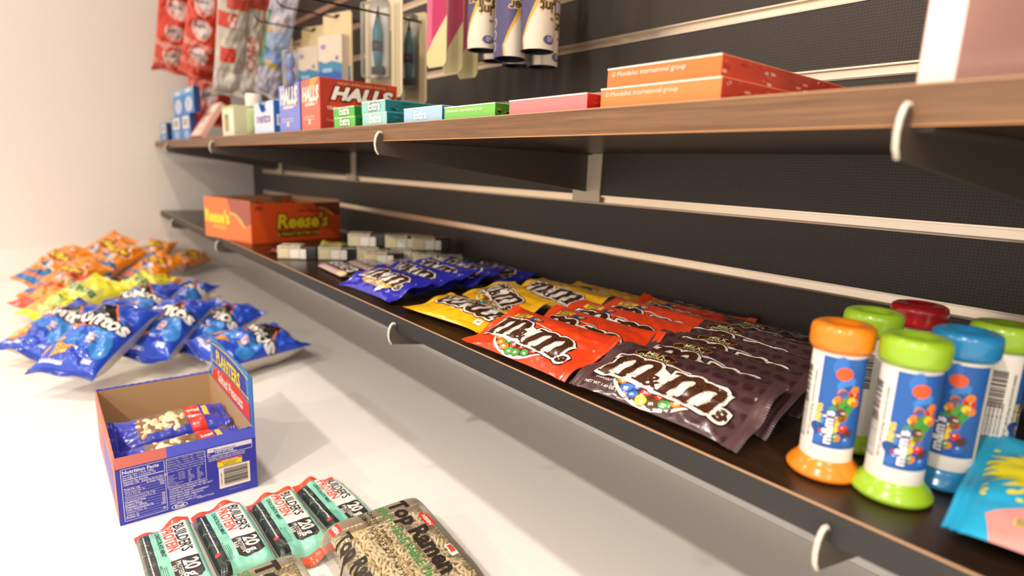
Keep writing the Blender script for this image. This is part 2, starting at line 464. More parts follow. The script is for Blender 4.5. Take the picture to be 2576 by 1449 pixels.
g = Geo(); g.box((X0-.05, -3.4, FLOOR-.05), (XE, .02, FLOOR), '#999'); st(g.build('floor', plain('grey_floor', '#8d8378', .5, .1, 40)))
g = Geo(); g.box((X0-.05, -3.4, CEIL), (XE, .02, CEIL+.05), '#eee'); st(g.build('ceiling', plain('ceiling_paint', '#efe6da', .8, .05, 200)))
# counter
ctop = plain('cream_solid_surface', '#f8f3ec', .3, .02, 500, 0, .25)
ce = empty('counter', (0, 0, FLOOR)); tag(ce, 'long cream solid surface counter under the shelves with an upstand along the side wall', 'counter')
def part(geo, name, mat, root):
    o = geo.build(name, mat); o.parent = root; o.matrix_parent_inverse = Matrix.Translation(-Vector(root.location)); return o
g = Geo(); g.box((X0+.001, -1.15, ZC-.035), (2.3, -.001, ZC), '#eee', .002); part(g, 'countertop', ctop, ce)
g = Geo(); g.box((X0+.001, -1.12, ZC), (X0+.014, -.014, ZC+.100), '#eee', .0015); part(g, 'side_upstand', ctop, ce)
g = Geo(); g.box((X0+.014, -.014, ZC), (2.3, -.001, ZC+.100), '#eee', .0015); part(g, 'back_upstand', ctop, ce)
g = Geo(); g.box((X0+.03, -1.08, FLOOR), (2.25, -.02, ZC-.035), '#eee', .002); part(g, 'cabinet_base', plain('cabinet_white', '#d8cbbd', .5, .03, 200), ce)

# ------------------------------------------------------------------ shelves
def shelf(zt, name_label, band, highlight_top, highlight_bot):
    e = empty('shelf', (0, 0, zt)); tag(e, name_label, 'shelf')
    g = Geo(); g.box((X0+.02, YF+.0012, zt-.0205), (2.2, -.012, zt), '#333'); part(g, 'board', WOOD_DARK, e)
    g = Geo(); g.box((X0+.02, YF, zt-.0203), (2.2, YF+.0012, zt-.0003), '#444'); part(g, 'edge_band', band, e)
    g = Geo()  # thin pale strips paint the highlight along the laminate's bevelled edges
    if highlight_top: g.box((X0+.02, YF-.0001, zt-.0007), (2.2, YF+.0013, zt+.0001), '#c49a74')
    if highlight_bot: g.box((X0+.02, YF-.0001, zt-.0207), (2.2, YF+.0013, zt-.0199), '#c98f5c')
    part(g, 'edge_highlight', MATTE, e)
    return e
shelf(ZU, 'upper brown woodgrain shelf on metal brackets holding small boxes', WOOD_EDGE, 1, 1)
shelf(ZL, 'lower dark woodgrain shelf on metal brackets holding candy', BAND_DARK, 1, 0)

def bracket(x, zt, label, skew=.045):
    """x of the fin; zt underside of the shelf"""
    e = empty('shelf_bracket', (x, 0, zt)); tag(e, label, 'bracket', None)
    zt0 = 0.0
    g = Geo()
    y1 = YF-.008
    # fin with a curled lip in front of the board edge, tapering to the wall plate
    lip = [(y1-.006+.006*math.cos(t), zt0-.018+.022*math.sin(t)) for t in np.linspace(pi, pi*.5, 7)]
    pts = [(-.004, 0), (YF-.0008, 0), (YF-.0008, .0085), (YF-.002, .0105), (YF-.0045, .0105), (YF-.007, .008), (YF-.009, .003), (YF-.0098, -.004), (YF-.0088, -.011), (YF-.0055, -.0165), (-.004, -.058)]
    g.prism(pts, 'x', -.0015, .0015, '#4b4138')
    g.v = [(v[0]+skew*v[1]/.33, v[1], v[2]) for v in g.v]
    arm_ = g.build('arm', METAL, e)
    g = Geo()
    g.tube([(skew*p[0]/.33, p[0], p[1]) for p in pts[2:10]], .0017, '#e6dccb', 6); g.build('front_lip', METAL, arm_)
    g = Geo(); g.box((-.029, -.004, -.073), (.029, -.001, -.0002), '#d9cbb0', .0006)
    for z in (-.025, -.045):
        g.tube([(-.004, -.0038, z), (-.004, -.0046, z)], .0025, '#4a4036', 10)
    g.build('wall_plate', METAL, e)
    g = Geo(); g.box((-.010, -.324, -.0025), (.010, -.004, -.0003), '#4b4138'); g.v = [(v[0]+skew*v[1]/.33, v[1], v[2]) for v in g.v]; g.build('flange', METAL, e)
    return e
for x, d in ((-1.2, 'near the side wall'), (-.6, 'left of the big red throat drop box'), (.28, 'below the green gum box'), (.862, 'at the right end by the white box')):
    bracket(x, ZU-.0206, 'pale metal bracket under the upper shelf ' + d)
for x, d in ((-1.2, 'near the side wall'), (-.6, 'left of the orange candy box'), (.315, 'between blue and yellow candy bags'), (.855, 'below the candy tubes')):
    bracket(x, ZL-.0206, 'metal bracket under the lower shelf ' + d)

# ================================================================== CANDY BAGS ON THE LOWER SHELF
CANDY = ['#d8291f', '#f2841c', '#f3cf1d', '#3f9a34', '#2f6fc4', '#5a3018']
def glyph_m(a, x, y, h, w, t, col, layer, sh=.0, grow=0):
    """slab serif lower case m"""
    T = t+2*grow
    def q(px, py): return (x+px+sh*py, y+py)
    for i in range(3):
        cx = t/2+i*(w-t)/2
        a.stroke([q(cx, 0), q(cx, h*.62)], T, col, layer, caps=False)
        a.rect(*q(cx-t*.78-grow, -grow), *(lambda p: (p[0]+t*1.56+2*grow, p[1]+t*.26+2*grow))(q(cx-t*.78-grow, -grow)), col, layer)
    a.rect(*q(-t*.5-grow, h*.80-grow), *(lambda p: (p[0]+t*1.3+2*grow, p[1]+t*.42+2*grow))(q(-t*.5-grow, h*.80-grow)), col, layer)
    for i in range(2):
        c0 = t/2+i*(w-t)/2; c1 = c0+(w-t)/2; r = (c1-c0)/2
        pts = [q((c0+c1)/2-r*math.cos(s), h*.58+h*.30*math.sin(s)) for s in np.linspace(0, pi, 10)]
        a.stroke(pts, [T*(.75+.25*abs(math.cos(s))) for s in np.linspace(0, pi, 10)], col, layer, caps=True)
def logo_mm(h=.0335, brown='#4f2d1c', white='#f7efe4', dark='#2a1710'):
    a = Art(); w = h*1.30; t = h*.238
    for gr, c, ly in ((h*.118, dark, 3), (h*.082, white, 4), (.0, brown, 6)):
        glyph_m(a, 0, 0, h, w, t, c, ly, .22, gr)
        glyph_m(a, w+h*.46, -h*.10, h*1.0, w, t, c, ly, .22, gr)
        a.text('&', w-h*.02, -h*.02, h*.66, c, ly, bold=(.018*h+gr)/(h*.66), sx=1.0)
        a.text("s", w*2+h*.60, -h*.16, h*.72, c, ly, bold=(.022*h+gr*.95)/(h*.72), sx=.95, rot=.0)
        a.text("'", w*2+h*.50, h*.20, h*.62, c, ly, bold=(.015*h+gr*.7)/(h*.62))
    # white slab joining the letters
    a.poly([(-h*.1, -h*.1), (w*2+h*.50, -h*.20), (w*2+h*.72, h*.7), (w+h*.6, h*.62), (w, h*.85), (h*.1, h*.85)], white, 4)
    return a
LOGO = logo_mm()
LOGO.it = [(v*np.array([1.05, 1.0]), f, c, l) for v, f, c, l in LOGO.it]
def candies(a, spots, r, layer=3, m=True, seed=1):
    rr = random.Random(seed)
    for i, (x, y) in enumerate(spots):
        c = CANDY[rr.randrange(6)] if seed else CANDY[i % 6]; q = r*rr.uniform(.85, 1.1); rot = rr.uniform(-.5, .5)
        a.ell(x, y, q*1.08, q*.9, '#3a2014', layer, rot, 18)
        a.ell(x, y, q, q*.82, c, layer+1, rot, 18)
        if m: a.text('m', x, y-q*.35, q*1.0, '#f8f0e4', layer+2, rot=rot, align='c', bold=.03)
def mm_art(kind):
    a = Art()
    if kind == 'brown':
        r = random.Random(4)
        for i in range(12):
            for j in range(6):
                a.ell(-.069+i*.0125+(j % 2)*.006, -.036+j*.0145, .0045, .0038, '#43282a', 1, n=14)
        a.ell(-.030, .0240, .0215, .0068, '#c0762a', 2); a.ell(-.030, .0240, .0205, .0060, '#3b2016', 3)
        a.text('MILK', -.030, .0235, .0075, '#efe3a0', 4, align='c', bold=.02, sx=1.2)
        a.text('CHOCOLATE', -.030, .0193, .0045, '#efe3a0', 4, align='c', bold=.02, sx=1.15)
        a.text('Made with Real Milk Chocolate', -.022, .0160, .0024, '#f3e8dc', 4, align='c')
        a.text('NET WT 1.69 OZ (47.9g)', -.066, -.0345, .0042, '#f3e8dc', 3, bold=.02)
        a.text('CHOCOLATE CANDIES', -.060, -.0265, .0036, '#f3e8dc', 3, bold=.02)
        a.ell(-.060, -.001, .0062, .0036, '#f3e8dc', 2, .3); a.text('240', -.060, -.0012, .0028, '#4a3030', 3, align='c'); a.text('CALORIES', -.060, -.0032, .0015, '#4a3030', 3, align='c')
    elif kind == 'red':
        a.rect(-.058, .0205, -.032, .0295, '#f2d64a', 2, .05); a.text('PEANUT', -.045, .0252, .0050, '#5a2a12', 3, align='c', bold=.02, shear=.2)
        a.text('BUTTER', -.045, .0212, .0046, '#5a2a12', 3, align='c', bold=.02, shear=.2)
        a.ell(-.021, .0235, .0085, .0048, '#2a4a86', 2, .2); a.ell(-.019, .0240, .0045, .0032, '#e39a34', 3)
        a.ell(-.060, .003, .0060, .0038, '#f3e8dc', 2, .3); a.text('240', -.060, .0028, .0028, '#6a2010', 3, align='c')
        a.text('CHOCOLATE CANDIES', -.046, .0185, .0028, '#2a1710', 3)
    elif kind == 'yellow':
        a.ell(.040, -.0245, .0165, .0050, '#f7efe4', 2); a.text('PEANUT', .040, -.0268, .0068, '#4f2d1c', 3, align='c', bold=.03)
        a.text('NET WT 1.74 OZ (49.3g)', -.060, -.030, .0038, '#4f2d1c', 3)
        a.rect(-.058, .0200, -.046, .0290, '#f7efe4', 2, .1); a.text('250', -.052, .0225, .0048, '#4f2d1c', 3, align='c', bold=.02)
    elif kind == 'caramel':
        a.poly([(-.030, -.0125), (.026, -.0135), (.034, -.019), (.020, -.0268), (-.020, -.0262), (-.037, -.0195)], '#f0c040', 7)
        a.text('Caramel', -.002, -.0238, .0135, '#f6efe0', 9, align='c', bold=.015, shear=.25, outline=[(.0011, '#8a4a16', 8)])
        for i in range(10):
            r = random.Random(i+5); a.ell(.030+r.uniform(-.012, .010), -.024+r.uniform(-.008, .005), .004, .0032, ['#f3e3b4', '#e8c878', '#fff6dc'][i % 3], 7, r.uniform(0, 3), 12)
        a.ell(.040, -.0165, .0075, .0058, '#f0c92a', 7)
        a.text('CHOCOLATE CANDIES', -.046, .0200, .0030, '#f3e8dc', 3)
    else:
        a.text('DARK CHOCOLATE', -.03, .024, .006, '#cfc3b4', 3, bold=.02)
    if kind in ('brown', 'red', 'yellow', 'dark'):
        cx, cy = (-.004, -.0165)
        # plate of candies behind a white arc
        a.ell(cx, cy, .0395, .0245, '#f7efe4', 1); a.ell(cx, cy+.0016, .037, .0230, '#5a3420' if kind != 'yellow' else '#c8741c', 2)
        a.poly([(cx-.043, cy+.002), (cx+.043, cy+.001), (cx+.044, cy+.03), (cx-.044, cy+.03)], {'brown': '#4e3234', 'red': '#e8401c', 'yellow': '#f4b81c', 'dark': '#2a2022'}[kind], 2) if 0 else None
        sp = [(cx+dx, cy+dy) for dx, dy in ((-.030, -.005), (-.022, -.011), (-.013, -.0155), (-.003, -.018), (.007, -.0175), (.017, -.0145), (.026, -.009), (-.014, -.0065), (-.003, -.009), (.009, -.0085), (.019, -.004), (.032, -.002))]
        candies(a, sp, .0056, 3, True, {'brown': 3, 'red': 8, 'yellow': 12, 'dark': 5}[kind])
        candies(a, [(cx+.006, cy+.0262), (cx+.016, cy+.0245), (cx+.026, cy+.0205), (cx+.035, cy+.0145)], .0048, 2, True, 21)
        a.stroke([(cx-.004+.045*math.sin(t), cy+.002+.030*math.cos(t)) for t in np.linspace(-.15, 1.35, 12)], .0014, '#f7efe4', 2)
    a.add(LOGO, -.063, -.0165 if kind != 'caramel' else -.008, -.03, 1.0, 2)
    for d in (0, 1, 2): a.text('®', .066, .010, .004, '#f3e8dc', 9) if d == 0 else None
    return a
MMART = {k: mm_art(k) for k in ('brown', 'red', 'yellow', 'caramel', 'dark')}
MMCOL = {'brown': ('#553b3c', '#5d4344', '#8a8078'), 'red': ('#e8431d', '#e94a22', '#b8341c'), 'yellow': ('#f5b81a', '#f6bd22', '#d89c18'),
         'caramel': ('#3232b4', '#3333b0', '#2a2a94'), 'dark': ('#3a2c2c', '#3c2e2e', '#55504c')}
MMNAME = {'brown': 'candy_bag', 'red': 'candy_bag', 'yellow': 'candy_bag', 'caramel': 'candy_bag', 'dark': 'candy_bag'}
BL, BW, BT = .158, .082, .0125
def mm_bag(kind, mat, seed, label, bend=0):
    def df(P, bend=bend):
        if bend:
            P = P.copy(); P[..., 2] += bend*(P[..., 0]/.075)**2*.006
        return P
    return pouch('candy_bag', mat, BL, BW, BT, MMCOL[kind], MMART[kind], .0115, 3.2, 2.2, .55, .6, .07, .0007, .0016, 7, .0022, seed, (.1, .24), 50, 28, FILM, FILM, .42, df,
                 30, .0004, label, 'candy bag', {'brown': 'brown candy bags', 'red': 'orange red candy bags', 'yellow': 'yellow candy bags', 'caramel': 'blue candy bags', 'dark': 'brown candy bags'}[kind])
def by_front(pl, pr, kind, seed, label, dz=0, tilt=.30, dyaw=0, shift=0):
    """front edge corners seen at two pixels on the shelf plane"""
    A, B = onz(*pl, ZL+dz), onz(*pr, ZL+dz); yaw = math.atan2(B.y-A.y, B.x-A.x)+dyaw
    c = (A+B)/2; n = Vector((-math.sin(yaw), math.cos(yaw), 0))
    c = c+n*(BW/2*math.cos(tilt)); z = ZL+dz+.0008+BW/2*math.sin(tilt)
    return mm_bag(kind, lying(c.x, c.y, z, yaw, tilt), seed, label)
def at(cx, cy, kind, seed, label, yaw=0, tilt=.30, z=0, roll=0):
    return mm_bag(kind, lying(cx, cy, ZL+z+BW/2*abs(math.sin(tilt))+.0008, yaw, tilt, roll), seed, label)
# brown row, nearest first
for i, (x, y, yw, tl, lb) in enumerate((
    (.660, -.279, .05, .37, 'brown milk chocolate candy bag lying at the shelf front edge, nearest of the brown bags'),
    (.662, -.232, -.03, .38, 'brown candy bag directly behind the nearest brown one, only its upper strip showing'),
    (.660, -.184, .03, .38, 'brown milk chocolate candy bag in the middle of the brown row'),
    (.640, -.138, .02, .38, 'brown candy bag second from the back of the brown row'),
    (.645, -.092, .05, .34, 'brown candy bag at the back of the brown row against the slat wall'))):
    at(x, y, 'brown', 40+i, lb, yw, tl)
# orange-red row
for i, (x, y, yw, tl, lb) in enumerate((
    (.500, -.287, .03, .37, 'orange-red candy bag at the shelf front edge, nearest of its row'),
    (.518, -.240, .02, .38, 'orange-red candy bag second from the front of its row'),
    (.515, -.186, .10, .38, 'orange-red candy bag in the middle of its row with the s of the logo showing'),
    (.522, -.136, .05, .38, 'orange-red candy bag second from the back showing a thin strip'),
    (.530, -.090, .04, .34, 'orange-red candy bag at the back of its row'))):
    at(x, y, 'red', 60+i, lb, yw, tl)
at(.505, -.046, 'dark', 77, 'dark brown candy bag behind the orange-red row against the wall', .0, .25)
# yellow
at(.330, -.262, 'yellow', 80, 'yellow candy bag lying upside down at the shelf front', pi+.12, -.12)
at(.325, -.190, 'yellow', 81, 'yellow candy bag half covered behind the upside down yellow bag', -.32, .22, .004)
at(.348, -.118, 'yellow', 82, 'yellow candy bag with upright logo in the middle of the yellow group', -.02, .26, .003)
at(.375, -.066, 'yellow', 83, 'yellow candy bag at the back of the yellow group by the wall', .0, .22)
# blue
at(.140, -.275, 'caramel', 90, 'blue caramel candy bag at the shelf front edge', .05, .30)
at(.125, -.222, 'caramel', 91, 'blue candy bag second from the front behind the caramel logo bag', .02, .32)
at(.105, -.168, 'caramel', 92, 'blue candy bag in the middle of the blue row', .0, .30)
at(.105, -.120, 'caramel', 93, 'blue candy bag second from the back of the blue row', .05, .28)
at(.118, -.056, 'caramel', 94, 'blue candy bag furthest back, lying flat by the slat wall', -.04, .16)

# ================================================================== MINI CANDY TUBES
def tube_art():
    a = Art(); H = .076; W = 2*pi*.0158
    # u runs round the tube, v up
    u0 = .034
    BX = .0085
    a.rect(u0, .010, u0+.030, H-.006, '#1f5fae', 1)
    for i in range(9):
        r = random.Random(i+30); a.ell(u0+.003+r.random()*.022, .016+r.random()*.05, .004, .006, ['#2f74c4', '#174c96', '#3a86d4'][i % 3], 2, r.uniform(0, 3), 14)
    r = random.Random(8)
    a.ell(u0+.013, H-.016, .0048, .0042, '#f05a20', 4)
    for i in range(46):
        t = r.random(); cx = u0+.018+.008*r.uniform(-1, 1)*(.5+t*.8)-.006*t; cy = H-.026-t*.036
        a.ell(min(cx, u0+.0285), cy, .0029, .0026, CANDY[r.randrange(6)], 3+i % 3, 0, 12)
        if i % 4 == 0: a.ell(min(cx, u0+.0285)-.0006, cy+.0008, .0007, .0005, '#fff6e8', 6, 0, 8)
    a.text("m&m's", u0+.0105, .0125, .0082, '#ffffff', 7, rot=pi/2, bold=.03, outline=[(.0007, '#123a7c', 6)])
    a.text('MINIS', u0+.0035, .026, .0050, '#ffe14a', 7, rot=pi/2, bold=.03)
    # bar code and fine print
    b = random.Random(3); y = H-.016
    while y > H-.042:
        t = b.choice((.0004, .0007, .0011)); a.rect(.0095+BX, y, .0175+BX, y+t, '#3a332e', 2); y -= t+b.choice((.0005, .0008))
    for k in range(6): a.text('MILK CHOCOLATE MINI BAKING', .0080+BX+k*.0021, .012, .0018, '#6b625a', 2, rot=pi/2, bold=.02)
    a.text('NET WT 1.08 OZ (30.6g) CHOCOLATE CANDIES', .0310, .014, .0021, '#5a524c', 2, rot=pi/2, bold=.02)
    for k in range(5): a.text('INGREDIENTS: SUGAR, MILK, COCOA', .070+k*.0022, .012, .0019, '#6b625a', 2, rot=pi/2)
    y = H-.016
    while y > H-.042:
        t = b.choice((.0004, .0007, .0011)); a.rect(.084, y, .092, y+t, '#3a332e', 2); y -= t+b.choice((.0005, .0008))
    return a
TUBE_ART = tube_art()
def candy_tube(x, y, col, turn, label):
    e = empty('candy_tube', (x, y, ZL+.0002), (0, 0, turn)); tag(e, label, 'candy tube', 'small candy tubes')
    R = .0158; z0 = .0125; H = .076
    g = Geo(); g.lathe([(.0, .004), (.0155, .004), (.0158, z0), (R, z0+H), (.0155, z0+H+.001), (0, z0+H+.001)], '#f3ece2', 48)
    us = list(np.linspace(0, 2*pi*R, 49)); vs = [0, H]
    P = np.array([[((R+.00005)*math.cos(u/R), (R+.00005)*math.sin(u/R), z0+v) for v in vs] for u in us])
    TUBE_ART.on_grid(g, us, vs, P, .00006); g.build('tube_body', PAPER, e)
    g = Geo(); t0 = z0+H
    g.lathe([(.0158, t0-.003), (.0172, t0-.0035), (.0186, t0-.001), (.0189, t0+.003), (.0189, t0+.0085), (.0182, t0+.0118), (.0160, t0+.0134), (.0130, t0+.0138), (.0100, t0+.0130), (.0075, t0+.0112), (.0055, t0+.0108), (.0025, t0+.0118), (0, t0+.0120)], col, 48)
    g.build('lid', PLAST, e)
    g = Geo()
    g.lathe([(0, 0), (.0195, 0), (.0222, .0012), (.0228, .003), (.0222, .0046), (.0212, .0056), (.0208, .0068), (.0186, .0088), (.0168, .0112), (.0160, .0128), (.0155, .0128)], col, 48)
    if 'tab' in label: g.box((.019, -.004, .0015), (.029, .004, .0045), col, .001)
    g.build('foot', PLAST, e)
    return e
GR, OR, BU, RD = '#9cc52c', '#f4891c', '#2687c0', '#c3202a'
candy_tube(.823, -.2745, GR, 0, 'white candy tube with lime green lid, nearest of the tubes').rotation_euler.z = math.radians(140)
candy_tube(.7845, -.281, OR, math.radians(136), 'white candy tube with orange lid and foot at the left of the tubes')
candy_tube(.8365, -.2275, BU, math.radians(112), 'white candy tube with blue lid behind the nearest green one')
candy_tube(.8455, -.180, GR, math.radians(-150), 'white candy tube with lime green lid at the right of the tubes')
candy_tube(.7800, -.220, GR, math.radians(-30), 'white candy tube with lime green lid behind the orange one')
candy_tube(.7900, -.160, RD, math.radians(-100), 'white candy tube with red lid at the back of the tubes')

# ================================================================== BOXES
def carton(name, x0, x1, yf, d, z0, h, cols, label, cat='box', group=None, front=None, side=None, top=None, rot=0, open_top=None, bev=.0008, mat=PAPER):
    """box with its front (-y) at yf, printed front, right side (+x) and top; cols = front, side, top"""
    e = empty(name, (x0, yf, z0), (0, 0, rot)); tag(e, label, cat, group)
    w = x1-x0; g = Geo()
    if open_top is None:
        bm = bmesh.new(); bmesh.ops.create_cube(bm, size=1)
        for v in bm.verts: v.co = Vector(((v.co.x+.5)*w, (v.co.y+.5)*d, (v.co.z+.5)*h))
        bmesh.ops.bevel(bm, geom=bm.edges[:], offset=bev, segments=1, affect='EDGES')
        bm.normal_update(); fc = []
        for f in bm.faces:
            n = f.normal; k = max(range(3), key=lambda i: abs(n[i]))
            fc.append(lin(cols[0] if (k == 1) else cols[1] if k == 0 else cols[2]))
        bm.verts.index_update()
        g.add([v.co[:] for v in bm.verts], [[v.index for v in f.verts] for f in bm.faces], fc); bm.free()
    else:
        # open display carton: thin walls, front notch depth open_top
        t = .0012; nz = h-open_top
        fr = [(0, 0), (w, 0), (w, h), (w*.78, h), (w*.66, nz+.004), (w*.5, nz), (w*.34, nz+.004), (w*.22, h), (0, h)]
        g.prism(fr, 'y', 0, t, cols[0])
        g.box((0, d-t, 0), (w, d, h), cols[0]); g.box((0, t, 0), (t, d-t, h), cols[1]); g.box((w-t, t, 0), (w, d-t, h), cols[1]); g.box((t, t, 0), (w-t, d-t, t), cols[2])
    if front: front.on_plane(g, (0, 0, 0), (1, 0, 0), (0, 0, 1), (0, -1, 0), w, h)
    if side: side.on_plane(g, (w, 0, 0), (0, 1, 0), (0, 0, 1), (1, 0, 0), d, h)
    if top: top.on_plane(g, (0, 0, h), (1, 0, 0), (0, 1, 0), (0, 0, 1), w, d)
    g.build('carton', mat, e)
    return e

# ---- throat drop boxes
def halls_front(w, h, big, bg):
    a = Art()
    a.text('HALLS', w*.5, h*.58, w*.30, '#f8efe0', 3, align='c', bold=.045, shear=.25, sy=1.25)
    a.rect(w*.22, h*.48, w*.75, h*.53, '#f4d8c0', 2); a.text('RELIEF', w*.5, h*.485, w*.10, '#f8efe0', 3, align='c')
    a.lines(w*.12, h*.26, w*.6, 2, h*.05, h*.014, '#f4d8c8', 2, 3); a.ell(w*.45, h*.16, w*.06, w*.05, '#f0dcd0', 2)
    a.stroke([(w*.80, h*.50), (w*.9, h*.58), (w*.93, h*.70), (w*.88, h*.80)], [.002, .006, .006, .002], '#f6c9a0', 2)
    return a
w = .080; h = .078; d = .131
a = Art()
a.poly([(d*.72, 0), (d, 0), (d, h), (d*.88, h)], '#d64c1c', 1); a.poly([(d*.80, 0), (d, h*.15), (d, h*.55), (d*.9, h*.3)], '#f08a2a', 2)
a.ell(d*.52, h*.5, d*.4, h*.28, '#d8481a', 1); a.stroke([(d*.80, h*.20), (d*.93, h*.32)], [.0006, .003], '#f4b860', 3)
a.text('HALLS', d*.13, h*.61, h*.32, '#fbf3e6', 5, bold=.05, shear=.28, sx=1.42, sy=1.05, outline=[(.0022, '#7a1e0c', 4)])
a.text('NEW! IMPROVED TASTE', d*.22, h*.89, h*.075, '#e8a870', 3, bold=.01, sx=1.3)
a.text('TRIPLE SOOTHING ACTION', d*.08, h*.40, h*.085, '#f2d9cc', 3, bold=.02, sx=1.15)
a.text('Cough suppressant', d*.08, h*.18, h*.06, '#eec0a8', 3)
b = halls_front(w, h, 1, 0)
b.poly([(w*.45, h*.80), (w*.75, h*.86), (w*.95, h), (w*.55, h)], '#f6a03a', 2)
carton('throat_drop_box', -.066, .014, -.322, d, ZU, h, ('#ea6e5c', '#b33420', '#c4442a'), 'big red throat drop display box, the tallest box on the upper shelf', 'box', None, b, a)  # pink front on a red box: the light on that face is in its colour
b = halls_front(.098, .080, 1, 0)
b.poly([(.0, .070), (.03, .070), (.03, .080), (0, .080)], '#9aa2e8', 2)
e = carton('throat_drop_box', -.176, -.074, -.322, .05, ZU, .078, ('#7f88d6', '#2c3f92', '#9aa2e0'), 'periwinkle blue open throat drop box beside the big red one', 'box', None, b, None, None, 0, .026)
# packets inside the blue box
g = Geo()
for i in range(5): g.box((.012+i*.016, .012, .002), (.025+i*.016, .040, .050+.002*(i % 2)), '#6d78cc', .001)
g.build('packets', FILM, e)
# ---- mint box
a = Art(); W_ = .118; a.rect(.004, .016, W_-.006, .036, '#f6f0ee', 1)
a.text('mentos', W_/2-.001, .0200, .0265, '#8d7fae', 3, align='c', bold=.04, sx=1.12, outline=[(.0016, '#f8f4f2', 2)])
a.ell(W_*.7, .048, .016, .007, '#f4f0f4', 2, .5); a.ell(W_*.62, .044, .006, .004, '#3f6fcc', 3)
s2 = Art(); s2.poly([(.006, .014), (.020, .014), (.020, .034), (.006, .034)], '#e8e6f0', 1); s2.rect(.010, .018, .015, .030, '#1a3478', 2)
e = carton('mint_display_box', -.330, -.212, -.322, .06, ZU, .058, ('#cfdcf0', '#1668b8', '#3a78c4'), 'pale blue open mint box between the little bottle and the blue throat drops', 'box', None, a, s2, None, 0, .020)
g = Geo()
for i in range(6):
    g.tube([(.014+i*.017, .035, .004), (.014+i*.017, .035, .046)], .0078, '#d9e4f2', 14)
g.build('mint_rolls', FILM, e)
# ---- small bottle with a white cap
e = empty('small_bottle', (-.388, -.306, ZU+.0003)); tag(e, 'small clear green bottle with a cream cap in front of the blue carton', 'bottle')
g = Geo(); g.lathe([(0, 0), (.0130, 0), (.0150, .002), (.0150, .048), (.0135, .053), (.010, .056), (.0, .056)], '#a9b878', 32)
a = Art(); a.rect(.02, .010, .10, .044, '#c6d0a4', 1)
g.build('bottle_body', PLAST, e)
g = Geo(); g.lathe([(0, .056), (.0150, .056), (.0158, .058), (.0158, .079), (.0145, .082), (0, .082)], '#efe6d2', 36); g.build('cap', PLAST, e)
# ---- blue window carton behind the bottle
a = Art(); W_ = .185; H_ = .076
a.rect(.020, .006, .075, .052, '#c9b87c', 1); a.rect(.045, .008, .062, .050, '#3d7a2c', 2); a.ell(.066, .030, .016, .016, '#b9e08a', 3); a.ell(.072, .022, .010, .014, '#f0e4b8', 4)
a.lines(.02, .068, .10, 2, .006, .002, '#dfe8f4', 2, 5)
carton('travel_kit_carton', -.500, -.300, -.258, .05, ZU, .078, ('#9fbcdc', '#4f7ca8', '#4d83b8'), 'light blue carton with a green pictured window behind the small bottle', 'box', None, a)
a = Art(); a.rect(.020, .012, .058, .050, '#b59a54', 1); a.rect(.022, .040, .052, .050, '#4caf2c', 2); a.rect(.0, .062, .1, .07, '#b6cf7a', 1); a.rect(.066, .008, .092, .056, '#fbf5e6', 2)
carton('travel_kit_carton', -.610, -.512, -.315, .04, ZU, .068, ('#f1ead2', '#d8d0a8', '#b6cf7a'), 'cream and green window carton beside the leaning pink card', 'box', None, a)
# ---- leaning pink pack
e = empty('leaning_pack', mat=Matrix.Translation((-.948, -.322, ZU+.0075)) @ Matrix.Rotation(math.radians(-32), 4, 'X')); tag(e, 'pink and white flat pack leaning back between the blue boxes and the cream carton', 'box')
g = Geo(); g.box((0, 0, 0), (.125, .013, .106), '#f3b9a8')
a = Art(); a.rect(.0, .002, .012, .104, '#ef6a4c', 1); a.rect(.020, .076, .118, .100, '#fbeae2', 1); a.rect(.020, .030, .094, .064, '#fbeae2', 1); a.ell(.060, .047, .012, .009, '#e3a8a4', 2); a.rect(.018, .067, .100, .072, '#f0a088', 2); a.rect(.02, .006, .09, .02, '#fbe2d8', 1)
a.on_plane(g, (0, 0, 0), (1, 0, 0), (0, 0, 1), (0, -1, 0), .125, .106)
g.build('carton', PAPER, e)
# ---- stacked blue medicine boxes at the left end
def med(x, y, z, w, hh, label, flip=0):
    a = Art()
    if not flip:
        a.rect(.0, hh*.80, w, hh, '#7fb4e0', 1); a.rect(w*.3, hh*.85, w*.7, hh*.95, '#e8ecf4', 2)
        a.ell(w*.52, hh*.36, w*.34, hh*.30, '#c9cfe8', 2, 0); a.stroke([(w*.42, hh*.5), (w*.55, hh*.36), (w*.48, hh*.24)], .004, '#5a62a0', 3)
    else:
        a.rect(w*.16, hh*.45, w*.86, hh*.92, '#ece4dc', 1); a.rect(w*.28, hh*.55, w*.72, hh*.82, '#a89a96', 2); a.rect(w*.35, .004, w*.75, hh*.35, '#a8b0dc', 2)
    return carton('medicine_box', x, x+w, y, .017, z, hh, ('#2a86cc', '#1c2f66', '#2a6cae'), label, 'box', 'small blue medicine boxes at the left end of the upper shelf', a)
med(-1.175, -.318, ZU+.0702, .142, .068, 'blue medicine box stacked on top, left of the two upper ones')
med(-1.028, -.318, ZU+.0702, .140, .068, 'blue medicine box stacked on top, right of the two upper ones')
med(-1.445, -.318, ZU, .125, .058, 'pale end medicine box standing at the far left end of the shelf', 1)
med(-1.230, -.318, ZU, .150, .070, 'blue medicine box with a cream label in the bottom row, second from the left', 1)
med(-1.075, -.318, ZU, .122, .070, 'blue medicine box with a cream label beside the leaning pink pack', 1)
